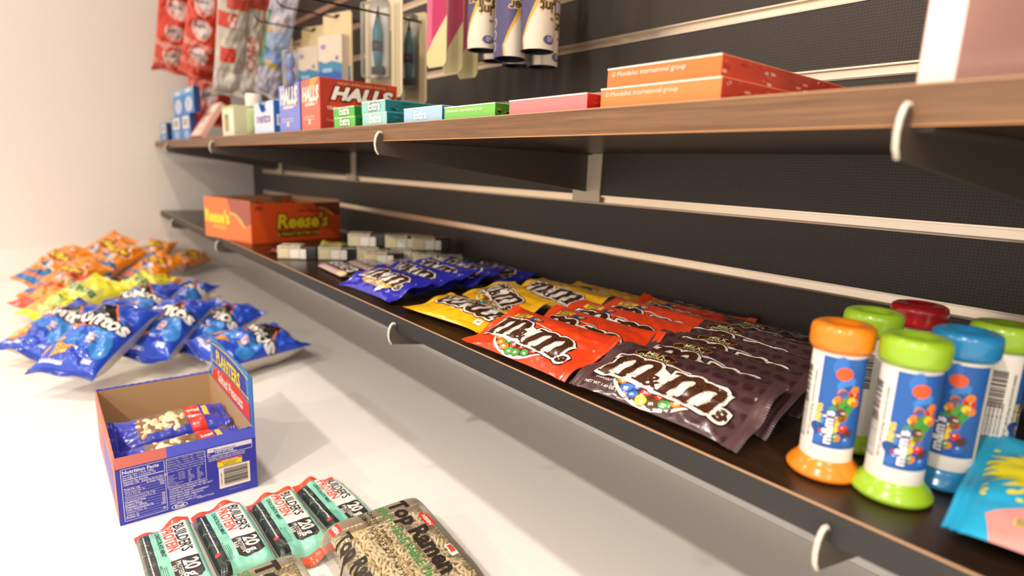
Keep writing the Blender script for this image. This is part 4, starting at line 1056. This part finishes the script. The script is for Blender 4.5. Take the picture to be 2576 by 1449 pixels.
def ramen_art():
    a = Art()
    a.text('Top Ramen', -.064, .0125, .0245, '#2a211c', 5, bold=.045, sx=1.02, sy=1.12)
    a.text('SPICY VEGETABLE Flavor', -.064, -.0020, .0120, '#3e8a44', 5, bold=.02, sx=1.02, sy=1.1)
    a.text('Cooks in 3 minutes', -.064, -.0120, .0072, '#2a211c', 5, bold=.01)
    a.text('RAMEN NOODLE SOUP', -.064, -.0215, .0082, '#3a302a', 5, bold=.01, sx=.9, sy=1.1); a.text('NET WT 3 OZ (85g)', .018, -.0215, .0068, '#3a302a', 5, bold=.01)
    a.poly([(-.030, .0325), (-.013, .0330), (-.008, .0380), (-.013, .0430), (-.030, .0425), (-.034, .0375)], '#d8352c', 4); a.text('NISSIN', -.0205, .0355, .0060, '#f8eee0', 6, align='c', bold=.04)
    a.rect(.022, .0330, .038, .0405, '#e8e0d2', 3); a.rect(.024, .0345, .034, .0395, '#d8453c', 4); a.text('SEE BACK', .030, .0300, .0028, '#2a211c', 5, align='c')
    a.text('50', -.060, .0400, .0085, '#7a6a50', 5); a.text('20', -.045, .0355, .0085, '#7a6a50', 5); a.text('20', .020, -.0105, .0075, '#7a6a50', 5)
    a.poly([(-.070, -.0262), (.045, -.0262), (.052, -.0200), (.052, .0300), (.040, .0320), (-.064, .0300), (-.070, .020)], '#e8cfa4', 1) if 0 else None
    a.rect(.0685, -.052, .082, .052, '#4f9a5c', 2)
    a.rect(-.0705, -.052, -.066, .052, '#8cc09a', 2)
    # side panel towards the aisle
    a.rect(-.064, -.0530, -.050, -.0440, '#d8352c', 3); a.text('NISSIN', -.0635, -.0505, .005, '#f8eee0', 5, bold=.03)
    a.text('Top Ramen', -.044, -.0540, .0200, '#2a211c', 5, bold=.045)
    return a
RA = ramen_art()
def ramen(x, y, yaw, z, label, seed, tilt=0):
    e = empty('noodle_pack', mat=Matrix.Translation((x, y, ZC+z)) @ Matrix.Rotation(yaw, 4, 'Z') @ Matrix.Rotation(tilt, 4, 'Y')); tag(e, label, 'noodle pack', 'clear wrapped dry noodle packs')
    noodles(.128, .100, .0275, seed).build('noodle_block', MATTE, e)
    NU, NV = 46, 30; L_, W_ = .150, .116; r = random.Random(seed)
    us = np.linspace(-L_/2, L_/2, NU); vs = np.linspace(-W_/2, W_/2, NV); U, V = np.meshgrid(us, vs, indexing='ij')
    fu = np.clip(1-np.abs(U/(L_/2))**9, 0, 1)**.35; fv = np.clip(1-np.abs(V/(W_/2))**9, 0, 1)**.4
    zt = .0318*fu*fv
    d = np.zeros_like(U)
    for i in range(14):
        cx, cy, th = r.uniform(-.07, .07), r.uniform(-.05, .05), r.uniform(0, pi); q = (U-cx)*math.cos(th)+(V-cy)*math.sin(th); q2 = -(U-cx)*math.sin(th)+(V-cy)*math.cos(th)
        d += r.uniform(.0004, .0011)*np.clip(1-np.abs(q)/.006, 0, 1)*np.exp(-(q2/.02)**2)
    zt = zt+d*fu*fv
    P = np.stack([U, V*(1-.02*fu), zt], -1)
    idx = np.arange(NU*NV).reshape(NU, NV); fs = [(idx[i, j], idx[i+1, j], idx[i+1, j+1], idx[i, j+1]) for i in range(NU-1) for j in range(NV-1)]
    g = Geo(); g.add(P.reshape(-1, 3).tolist(), fs, '#fff', True)
    # crimped ends
    for sg in (-1, 1):
        rows = []
        for t_ in (0, .5, 1):
            xs = np.full(31, sg*(L_/2+.014*t_)); yy = np.linspace(-W_/2, W_/2, 31); zz = .001+.006*t_*(1+.3*np.sin(yy*60+seed))+.0005*(np.arange(31) % 2)
            rows.append(np.stack([xs, yy, zz], -1))
        G = np.array(rows); i2 = np.arange(93).reshape(3, 31)
        g.add(G.reshape(-1, 3).tolist(), [(i2[i, j], i2[i+1, j], i2[i+1, j+1], i2[i, j+1]) for i in range(2) for j in range(30)], '#fff', True)
    g.build('clear_wrapper', CLEAR, e)
    g = Geo(); RA.on_grid(g, us, vs, P, .0001); g.build('printed_lettering', PAPER, e)
    return e
ramen(.466, -.424, -.02, .0100, 'clear noodle pack lying over the right protein bar with spicy vegetable lettering', 3, .11)
ramen(.492, -.566, .02, .0120, 'clear noodle pack nearest the bottom edge, only its far end showing', 4, .13)

# ================================================================== CHIP BAGS
def doritos_art():
    a = Art(); q = -pi/2
    a.ell(.0, 0, .05, .05, '#2f6ad0', 1); a.ell(-.03, -.035, .035, .018, '#3f8ad8', 2, .4); a.ell(-.045, .02, .03, .012, '#2f7ad0', 2, -.4); a.ell(.055, .01, .028, .03, '#2a58c8', 2)
    # dark blazing triangle with orange outline, text across
    a.poly([(-.012, .048), (.074, .000), (.050, -.012), (.004, -.050)], '#e8702c', 3)
    a.poly([(-.006, .040), (.070, .000), (.046, -.010), (.008, -.042)], '#2a2224', 4)
    a.text('Doritos', .004, .060, .0375, '#f8f3ea', 7, rot=q-.06, bold=.035, sx=.98, sy=1.15, outline=[(.0028, '#1c1618', 6)])
    a.poly([(-.074, .050), (-.040, .062), (-.034, .030)], '#f0a23a', 5); a.poly([(-.080, .030), (-.048, .030), (-.052, -.004)], '#e8942c', 5)
    a.poly([(-.070, .052), (-.045, .059), (-.040, .036)], '#f4b04c', 6)
    a.rect(-.040, -.022, -.020, -.008, '#f2c8c0', 5); a.text('COOL', -.028, -.008, .008, '#3a4cae', 6, rot=q, bold=.02); a.text('RANCH', -.037, -.006, .008, '#3a4cae', 6, rot=q, bold=.02)
    a.rect(-.086, .0, -.080, .045, '#cdd4f2', 4); a.rect(-.078, -.045, -.068, -.028, '#c8d0ee', 4); a.text('TORTILLA CHIPS', -.083, .04, .006, '#2a3a9a', 5, rot=q)
    a.text('NET WT 1 OZ', .030, -.020, .005, '#e4e8f6', 5, rot=q)
    return a
def cheese_art():
    a = Art(); q = -pi/2
    a.poly([(-.09, -.06), (-.05, -.06), (-.035, -.02), (-.055, .02), (-.045, .06), (-.09, .06)], '#1f74b4', 1)
    a.poly([(-.066, -.06), (-.052, -.04), (-.066, -.01), (-.060, .03), (-.07, .06), (-.078, .06), (-.074, 0)], '#e87a2c', 2)
    a.ell(.020, 0, .026, .040, '#f4e8d8', 2); a.ell(.020, 0, .0235, .037, '#d86a1c', 3)
    a.text('Ruffles', .012, .034, .0235, '#f6d422', 6, rot=q, bold=.05, sy=1.3, outline=[(.0022, '#7a3a14', 5)])
    a.ell(-.020, .0, .012, .016, '#d8dcd8', 3); a.ell(-.018, .012, .010, .010, '#1f74b4', 4)
    a.ell(.062, -.01, .008, .008, '#f4e8d8', 2); a.rect(-.035, -.03, -.030, .02, '#f4dcc0', 4)
    return a
def onion_art():
    a = Art(); q = -pi/2
    a.rect(-.09, -.07, -.05, .07, '#e8b060', 1)
    a.ell(-.055, .01, .028, .020, '#d8e08a', 2); a.ell(-.05, .0, .02, .012, '#a8c85a', 3)
    a.rect(-.02, -.045, .045, .045, '#e6e86a', 2)
    a.text('Funyuns', .005, .046, .0260, '#3f8a2c', 4, rot=q, bold=.04, sy=1.3, outline=[(.0015, '#f4f0c0', 3)])
    a.rect(-.030, -.04, -.026, .04, '#5a8a2c', 3); a.ell(.04, .03, .006, .01, '#3f8a2c', 3)
    return a
def red_art():
    a = Art(); q = -pi/2
    a.ell(-.04, .0, .035, .04, '#e8a04a', 1); a.ell(-.045, .01, .02, .02, '#f0c070', 2); a.ell(.03, 0, .02, .045, '#f0b02c', 2)
    a.text('FRITOS', .020, .040, .026, '#f6e8d0', 4, rot=q, bold=.04, outline=[(.002, '#8a2414', 3)])
    return a
CH = {'blue': (doritos_art(), ('#2a4fc4', '#2440a8', '#cfc6bc')), 'orange': (cheese_art(), ('#f7921a', '#f4901c', '#b8a898')), 'yellow': (onion_art(), ('#f2ea3a', '#f0e83a', '#d8d090')), 'red': (red_art(), ('#d84a30', '#e0602c', '#c8b8a8'))}
CHN = {'blue': 'tortilla chip bag', 'orange': 'cheddar chip bag', 'yellow': 'onion ring snack bag', 'red': 'corn chip bag'}
def chip(kind, p0, z0, p1, L, W, T, hint, seed, label, near=0):
    P0 = onz(*p0, ZC+z0); d = ray(*p1); a_ = d.dot(d); v = CP-P0; b_ = 2*d.dot(v); c_ = v.dot(v)-L*L; ds = b_*b_-4*a_*c_
    t = (-b_/2/a_) if ds < 0 else (-b_+(-1 if near else 1)*math.sqrt(ds))/2/a_
    P1 = CP+d*t
    ax = (P1-P0).normalized(); mid = (P0+P1)/2
    m = frame(mid, ax, hint)
    art, cols = CH[kind]
    s_ = L/.2
    def df(P):
        P = P.copy(); P[..., 2] -= T*.45; P[..., 2] += .010*np.cos(P[..., 0]/L*3)*0
        P[..., 2] += .35*(P[..., 0]/L)**3*.05*math.sin(seed)
        return P
    nm = kind+' '+CHN[kind]
    o = pouch('chip_bag', m, L, W*.80, T*1.2, cols, art, .012, 2.8, 2.3, .50, .55, .14, .0012, .0050, 34, .005, seed, (.05, .15), 54, 40, FILM, FOIL, .58, df, 40, 0, label, 'chip bag', nm+'s')
    lo = min((m @ v.co).z for c in o.children for v in c.data.vertices)
    if lo < ZC+.0004: o.location.z += ZC+.0004-lo
    lx = min((m @ v.co).x for c in o.children for v in c.data.vertices)
    if lx < X0+.018: o.location.x += X0+.018-lx
    return o
UP = (.25, -.45, 1)
# orange heap, far end of the counter
chip('orange', (70, 725), .03, (205, 630), .20, .125, .045, (.6, -.12, 1), 501, 'orange chip bag at the left of the heap with its blue end pointing left')
chip('orange', (185, 680), .05, (322, 600), .20, .13, .045, (.6, -.12, 1), 502, 'orange chip bag at the top back of the heap, a corner sticking up')
chip('orange', (225, 700), .06, (345, 625), .20, .13, .045, (.6, -.12, 1), 503, 'orange chip bag in the upper middle of the heap')
chip('orange', (90, 765), .03, (245, 668), .21, .13, .045, (.6, -.12, 1), 504, 'orange chip bag lying in front at the left, above the red-orange bag')
chip('orange', (345, 665), .04, (405, 605), .19, .12, .045, (.6, -.3, .7), 505, 'orange chip bag standing steeply with its silver side showing at the right')
chip('orange', (250, 712), .03, (320, 665), .18, .12, .04, (.6, -.12, 1), 506, 'orange chip bag with a large yellow patch above the yellow bag')
chip('orange', (325, 720), .03, (440, 650), .19, .12, .045, (.6, -.12, 1), 507, 'orange chip bag at the right of the heap with a blue lower end')
chip('orange', (420, 672), .03, (505, 640), .18, .12, .04, (.6, -.12, 1), 508, 'orange chip bag at the far right end of the heap')
chip('orange', (360, 745), .012, (428, 708), .16, .11, .035, (.6, -.12, 1), 509, 'orange chip bag peeking out behind the right yellow bag')
chip('red', (75, 790), .025, (215, 700), .20, .13, .04, (.6, -.12, 1), 510, 'red-orange corn chip bag left of the yellow bag')
chip('yellow', (85, 820), .035, (290, 715), .215, .13, .045, (.6, -.12, 1), 511, 'bright yellow snack bag in front of the orange heap')
chip('yellow', (280, 775), .03, (400, 700), .20, .12, .045, (.6, -.12, 1), 512, 'bright yellow snack bag at the right, above the blue bags')
chip('red', (430, 770), .012, (505, 735), .16, .11, .03, (.6, -.12, 1), 513, 'red snack bag mostly hidden behind the blue bags at the right')
# blue heap
chip('blue', (40, 905), .02, (262, 775), .205, .145, .05, (.48, -.32, 1), 521, 'blue tortilla chip bag at the far left front of the blue heap')
chip('blue', (150, 962), .032, (345, 780), .205, .150, .055, (.48, -.32, 1), 522, 'blue tortilla chip bag second from the left, its lower end nearest the peanuts box corner')
chip('blue', (290, 845), .05, (400, 735), .20, .14, .05, (.48, -.32, 1), 523, 'blue tortilla chip bag at the top of the heap behind the front two')
chip('blue', (345, 915), .030, (490, 765), .205, .150, .055, (.48, -.32, 1), 524, 'blue tortilla chip bag third from the left, over the dark gathered one')
chip('blue', (420, 790), .045, (505, 725), .18, .13, .045, (.48, -.32, 1), 525, 'blue tortilla chip bag at the back right of the heap, letter D showing')
chip('blue', (440, 895), .022, (620, 780), .205, .145, .050, (.48, -.32, 1), 526, 'blue tortilla chip bag at the right of the heap with rumpled top')
chip('blue', (505, 925), .030, (735, 865), .205, .145, .055, (.48, -.32, 1), 527, 'blue tortilla chip bag lying alone behind the peanuts box')

# ================================================================== HANGING GOODS
def peg(x, y0, k, label, tip=.012, back=0.0):
    """black wire peg from slot k out to y0"""
    e = empty('peg_hook', (x, 0, k*S)); tag(e, label, 'hook', 'black wire peg hooks')
    g = Geo(); g.tube([(0, -.0022, 0), (0, -.02, 0), (0, y0+.012, 0), (0, y0, .004), (0, y0-.006, tip)], .0019, '#17130f', 8); g.build('wire', METAL, e)
    g = Geo(); g.box((-.018, -.0035, -.022), (.018, -.0012, .014), '#1d1814', .0005); g.build('back_plate', METAL, e)
    return e
peg(-.515, -.205, 5, 'black wire peg holding the far tan backed cotton card')
peg(-.705, -.200, 5, 'black wire peg left of the cotton card peg, holding the nearer tan card')
peg(-.925, -.205, 5, 'leftmost low black wire peg holding thin white cards')
peg(-.100, -.300, 4, 'black wire peg holding the two razor cards')
peg(.020, -.200, 5, 'black wire peg above the pink cards')
for i, x in enumerate((.150, .222, .292)): peg(x, -.170, 6, 'black wire peg for lint rollers, ' + ('left', 'middle', 'right')[i])
for i, x in enumerate((-1.30, -1.12, -.86)): peg(x, -.30, 8, 'black wire peg above the red and white packs, ' + ('left', 'middle', 'right')[i])

def card(name, x, y, ztop, w, h, col, label, cat='carded product', group=None, build=None, yaw=0, tilt=0, th=.0012, rim='#d9c49a'):
    """hanging card facing the aisle; origin at the top middle"""
    e = empty(name, mat=Matrix.Translation((x, y, ztop)) @ Matrix.Rotation(yaw, 4, 'Z') @ Matrix.Rotation(tilt, 4, 'Y')); tag(e, label, cat, group)
    g = Geo(); c = .006; hole = .012
    pts = [(-w/2, -h+c), (-w/2+c, -h), (w/2-c, -h), (w/2, -h+c), (w/2, -c), (w/2-c, 0), (.0095, 0), (.0095, -.011), (-.0095, -.011), (-.0095, 0), (-w/2+c, 0), (-w/2, -c)]
    g.prism(pts, 'y', 0, th, col)
    g.box((-.0095, 0, -.004), (.0095, th, 0), col)
    if build: build(e, g, w, h)
    g.build('backing_card', PAPER, e)
    return e
def razor(e, g, w, h):
    a = Art(); a.ell(w*.45, h*.84, .012, .0095, '#3a3634', 2); a.ell(w*.45, h*.84, .009, .006, '#cfd4d4', 3)
    a.rect(w*.14, h*.06, w*.72, h*.66, '#b4a684', 1)
    for i in range(3): a.rect(w*(.80+.055*i), h*.02, w*(.82+.055*i), h*.92, '#b39c6c', 2)
    a.on_plane(g, (-w/2, 0, -h), (1, 0, 0), (0, 0, 1), (0, -1, 0), w, h)
    b = Geo(); z = -h*.42
    b.tube([(-.004, -.010, z-.050), (-.004, -.011, z-.020), (-.004, -.011, z+.012), (-.004, -.010, z+.036)], [.006, .0085, .009, .004], '#3a9ab4', 14)
    b.tube([(-.004, -.0112, z-.022), (-.004, -.0115, z-.004)], .0094, '#3a3040', 14); b.tube([(-.004, -.010, z+.034), (-.004, -.009, z+.056)], [.0042, .001], '#241f1e', 12)
    b.box((-.016, -.016, z-.062), (.010, -.006, z-.048), '#2a3a44', .002); b.build('handle', PLAST, e)
    b = Geo(); b.box((-w*.42, -.022, z-.068), (w*.22, -.0015, z+.066), '#fff', .008); b.build('blister', BLISTER, e)
rz1 = card('razor_card', -.115, -.150, .338, .096, .175, '#e9d8b4', 'tall cream razor card with a teal handle, behind the red throat drop box', group='cream razor cards on one peg', build=razor, yaw=.30)
rz2 = card('razor_card', -.118, -.085, .322, .066, .165, '#e3d0a4', 'shorter cream razor card with a dark handle, right of the taller one', group='cream razor cards on one peg', build=razor, yaw=.30)
def cotton(e, g, w, h):
    a = Art(); a.rect(w*.06, 0, w*.94, h*.66, '#efdcc4', 1); a.poly([(w*.06, 0), (w*.94, 0), (w*.94, h*.26), (w*.6, h*.31), (w*.3, h*.28), (w*.06, h*.33)], '#3f8fb8', 2)
    a.poly([(w*.06, 0), (w*.94, 0), (w*.94, h*.12), (w*.5, h*.20), (w*.06, h*.16)], '#2a5fb0', 3); a.rect(w*.2, h*.16, w*.6, h*.21, '#a8c8dc', 4); a.ell(w*.75, h*.33, .004, .004, '#6a6aa8', 4); a.rect(w*.15, h*.48, w*.35, h*.52, '#a89ac0', 3)
    a.on_plane(g, (-w/2, 0, -h), (1, 0, 0), (0, 0, 1), (0, -1, 0), w, h)
    b = Geo(); bx, bw, bh = -w*.44, w*.84, h*.66; b.box((bx, -.022, -h*.985), (bx+bw, -.0015, -h*.985+bh), '#efdcc4', .0015)
    c = Art(); c.poly([(0, 0), (bw, 0), (bw, bh*.40), (bw*.6, bh*.47), (bw*.3, bh*.43), (0, bh*.50)], '#3f8fb8', 2); c.poly([(0, 0), (bw, 0), (bw, bh*.2), (bw*.5, bh*.3), (0, bh*.24)], '#2a5fb0', 3)
    c.rect(bw*.2, bh*.24, bw*.6, bh*.32, '#a8c8dc', 4); c.ell(bw*.8, bh*.52, .005, .005, '#6a6aa8', 4); c.rect(bw*.12, bh*.72, bw*.34, bh*.82, '#a89ac0', 3)
    c.on_plane(b, (bx, -.022, -h*.985), (1, 0, 0), (0, 0, 1), (0, -1, 0), bw, bh); b.build('packet', PAPER, e)
card('toiletry_card', -.515, -.070, .393, .105, .168, '#e9d3a4', 'tan backed toiletry card with a blue wave, farther right and higher of the two', group='tan cards with a blue wave', build=cotton, yaw=.28)
card('toiletry_card', -.705, -.055, .393, .105, .165, '#e4cf9e', 'tan backed toiletry card with a blue wave, left and lower of the two', group='tan cards with a blue wave', build=cotton, yaw=.28)
def white_tube(e, g, w, h):
    b = Geo(); b.tube([(0, -.016, -h*.95), (0, -.018, -h*.5), (0, -.012, -h*.12)], [.012, .015, .006], '#f4ece4', 14); b.build('tube', PLAST, e)
card('toiletry_card', -.925, -.050, .393, .075, .19, '#f0e2cc', 'narrow cream card with pink top holding a white tube', build=white_tube)
card('toiletry_card', -.925, -.020, .393, .070, .20, '#dfc28c', 'narrow tan card behind the white tube card', build=None)
# two blue balls in a small clear pack above the blue throat drops
e = empty('clear_pack', (-.178, -.335, ZU+.0785)); tag(e, 'small clear pack with two blue balls above the periwinkle box', 'clear pack')
g = Geo(); g.ellipsoid((0, 0, .018), (.0105, .009, .015), '#8ea2e8'); g.ellipsoid((.001, 0, .045), (.0105, .009, .014), '#8ea2e8'); g.build('blue_balls', PLAST, e)
g = Geo(); g.box((-.014, -.011, .000), (.014, .011, .064), '#fff', .004); g.build('blister', BLISTER, e)
e.location.y = -.300
# blue long soft bag hanging
def hang(name, pb, pt, Y, L, W, T, cols, art, yaw, seed, label, cat, group=None, cr=.008, nc=20):
    """soft pack hanging in the plane y = Y with its lower end seen at pb and its axis towards pt"""
    B = ony(*pb, Y); ax = (ony(*pt, Y)-B).normalized()
    m = frame(B+ax*(L/2), ax, (math.cos(yaw), math.sin(yaw), 0))
    return pouch(name, m, L, W, T, cols, art, .010, 3, 2.1, .5, .6, .12, .002, cr, nc, .006, seed, (.08, .2), 48, 26, FILM, FILM, .45, None, 18, 0, label, cat, group)
a = Art(); q = -pi/2
a.rect(-.02, -.05, .05, .05, '#a9bfe0', 1); a.rect(-.07, -.05, -.02, .05, '#8aa6dc', 1); a.ell(.055, 0, .02, .02, '#e8d8d8', 2); a.rect(.03, .01, .04, .03, '#e8b04a', 2); a.rect(-.07, -.02, -.05, .02, '#e4c060', 2); a.rect(-.08, .028, .08, .036, '#2a9a4a', 2)
hang('soft_pack', (676, 238), (735, -90), -.13, .33, .075, .028, ('#c8c4d4', '#d8c8cc', '#b8bcd0'), a, -.45, 600, 'pale blue and clear long soft pack hanging right of the grey packs', 'hanging pack')
def swirl_art(base, letters):
    a = Art(); q = -pi/2
    for s_ in (-.085, .005, .085):
        a.ell(s_, .004, .034, .030, '#f4c8bc', 1); a.ell(s_+.006, .002, .024, .020, '#f0e4e0', 2)
        a.stroke([(s_+.012+.020*math.cos(t), .004+.020*math.sin(t)) for t in np.linspace(-.6, 2.0, 9)], [.003, .007, .009, .009, .009, .009, .008, .006, .003], '#e0402c', 3)
        a.text(letters, s_-.006, .026, .016, '#7a6a78', 4, rot=q+.3, bold=.03); a.lines(s_-.022, -.006, .014, 4, .005, .003, '#a89aa4', 3, 2)
    a.rect(-.13, -.06, -.11, .06, '#f08a78', 1); a.rect(.03, -.06, .055, .06, '#e63a22', 1); a.rect(-.062, -.06, -.040, .06, '#f2a090', 1)
    return a
SW = swirl_art('', 'Blend'); SW2 = swirl_art('', 'CARE')
RC = ('#e8452c', '#ea6a52', '#d83a24')
hang('red_pack', (432, 178), (466, -170), -.285, .33, .115, .036, RC, SW, -.12, 601, 'red and white crinkled pack hanging at the far left in front', 'hanging pack', 'red and white hanging packs')
hang('red_pack', (500, 186), (545, -150), -.25, .34, .105, .036, RC, SW, -.30, 602, 'red and white crinkled pack hanging just right of the leftmost one', 'hanging pack', 'red and white hanging packs')
hang('red_pack', (532, 318), (512, -60), -.20, .36, .135, .036, RC, SW, -.2, 603, 'red and white crinkled pack hanging lower, its end reaching down near the small blue boxes', 'hanging pack', 'red and white hanging packs')
def grey_art(k):
    a = Art(); q = -pi/2
    a.rect(-.14, -.05, -.10, .05, '#e8e0d4', 1)
    if k % 2: a.text('CARE', -.095, -.012, .034, '#e05a48', 3, bold=.02, sx=1.1)
    else: a.rect(-.07, -.012, -.03, .03, '#e0402c', 2); a.rect(.02, -.01, .06, .04, '#e0402c', 2)
    a.rect(.07, -.05, .10, .02, '#d8503c', 2); a.ell(.04, 0, .02, .014, '#f0e8dc', 2)
    return a
for i, (pb, pt, Y, lab) in enumerate((((572, 236), (594, -120), -.215, 'grey white wrapped pack with red patches, left of the grey group'), ((622, 245), (628, -120), -.165, 'grey white wrapped pack with red vertical lettering in the middle'),
                                         ((672, 238), (664, -120), -.115, 'grey white and red wrapped pack behind the lettered one'), ((655, 225), (690, -120), -.06, 'red and grey wrapped pack nearest the slat wall'))):
    hang('grey_pack', pb, pt, Y, .34, .085, .036, ('#d6ccbc' if i < 2 else '#b8685c', '#d8cec0', '#8a7a70'), grey_art(i), -.15+.1*i, 610+i, lab, 'hanging pack', 'grey and red hanging packs')
# pink cards
def pink(e, g, w, h):
    a = Art(); a.poly([(0, h), (w, h), (w, h*.38), (0, h*.14)], '#c0285e', 1); a.poly([(0, h), (w*.35, h), (w*.25, h*.14+.01), (0, h*.12)], '#d8688a', 2)
    a.on_plane(g, (-w/2, 0, -h), (1, 0, 0), (0, 0, 1), (0, -1, 0), w, h)
for i, (x, y) in enumerate(((.070, -.150), (.064, -.115), (.060, -.082))):
    card('pink_card', x, y, .398, .050, .200+.004*i, '#ddd29a', 'pink and pale yellow hanging card, ' + ('nearest of the three', 'middle of the three', 'closest to the wall')[i], group='pink cards left of the lint rollers', build=pink, yaw=.12)
# lint rollers
def roller_art():
    a = Art(); R = .0225; W = 2*pi*R; H = .105
    a.rect(0, 0, W, H, '#544c74', 1)
    a.rect(0, H-.016, W, H-.008, '#eeb23c', 2)
    cx = .050
    a.poly([(cx-.022, 0), (cx-.024, .014), (cx-.016, .034), (cx-.004, .060), (cx+.010, .075), (cx+.040, .075), (cx+.040, 0)], '#eeb23c', 2)
    a.poly([(cx-.019, 0), (cx-.021, .014), (cx-.012, .034), (cx+.001, .058), (cx+.012, .073), (cx+.040, .073), (cx+.040, 0)], '#f0e2cc', 3)
    a.rect(cx+.002, H-.040, cx+.036, H-.034, '#eeb23c', 4); a.rect(cx+.0, H-.030, cx+.034, H-.018, '#c8c4d4', 3)
    a.text('Lint', cx+.030, .058, .0185, '#4a3420', 6, rot=pi, bold=.03, outline=[(.0012, '#e8c48a', 5)]); a.text('Roller', cx+.030, .072, .0185, '#4a3420', 6, rot=pi, bold=.03, outline=[(.0012, '#e8c48a', 5)])
    a.text('3M', cx+.024, .040, .006, '#d8402c', 6, rot=pi, bold=.03)
    a.ell(cx+.016, .012, .009, .006, '#6a5f8c', 5); a.text('60', cx+.022, .016, .009, '#efe6dc', 6, rot=pi)
    a.rect(.002, .055, .006, H-.02, '#efe6dc', 3)
    for i in range(3): a.ell(.008, .046-i*.016, .006, .006, '#d8ccd8', 3); a.ell(.008, .046-i*.016, .0048, .0048, '#5f567c', 4)
    a.lines(.012, H-.022, .022, 2, .004, .0016, '#c8c0d4', 3, 4)
    return a
RO = roller_art()
def roller(x, y, zb, turn, label, tx=0, ty=0):
    e = empty('lint_roller', (x, y, zb), (tx, ty, turn)); tag(e, label, 'lint roller', 'lint rollers hanging upside down')
    R = .0225; H = .105
    g = Geo(); n = 48
    g.lathe([(.0190, .0), (R, .0), (R, H), (.0190, H)], '#544c74', n); g.f.pop(); g.c.pop(); g.sm.pop(); g.f.pop(); g.c.pop(); g.sm.pop()
    g.add(*(lambda V: (V, [(k, k+n, (k+1) % n+n, (k+1) % n) for k in range(n)]))([(.0190*math.cos(2*pi*k/n), .0190*math.sin(2*pi*k/n), z) for z in (0, .09) for k in range(n)]), '#1c2430', True)
    us = list(np.linspace(0, 2*pi*R, n+1)); vs = [0, H]
    P = np.array([[((R+.00006)*math.cos(u/R), (R+.00006)*math.sin(u/R), v) for v in vs] for u in us])
    RO.on_grid(g, us, vs, P, .00006); g.build('paper_roll', PAPER, e)
    g = Geo(); g.lathe([(0, H-.012), (.0188, H-.012), (.0188, H+.002), (.0205, H+.003), (.0205, H+.008), (.012, H+.014), (.0105, H+.022), (.011, H+.09), (.013, H+.11), (.010, H+.118), (0, H+.119)], '#3d3a52', 24)
    g.build('handle', PLAST, e); return e
F0 = math.atan2(-.5, .75)
for i, (x, y, z, t_, lb, tx) in enumerate(((.168, -.130, .214, -.95, 'lint roller at the left of the front three', 0), (.236, -.130, .194, -.1, 'lint roller in the middle of the front three with its name upright to the left', .03), (.295, -.130, .197, -.70, 'lint roller at the right of the front three', .0),
                                           (.122, -.070, .212, -.60, 'lint roller hanging behind the left front one', 0), (.178, -.070, .199, -.4, 'lint roller hanging behind the middle front one', .0), (.238, -.070, .191, -.4, 'lint roller hanging behind the right front one', 0))):
    roller(x, y, z, F0-50/22.5*0+t_-.050/.0225+.6, lb, tx)
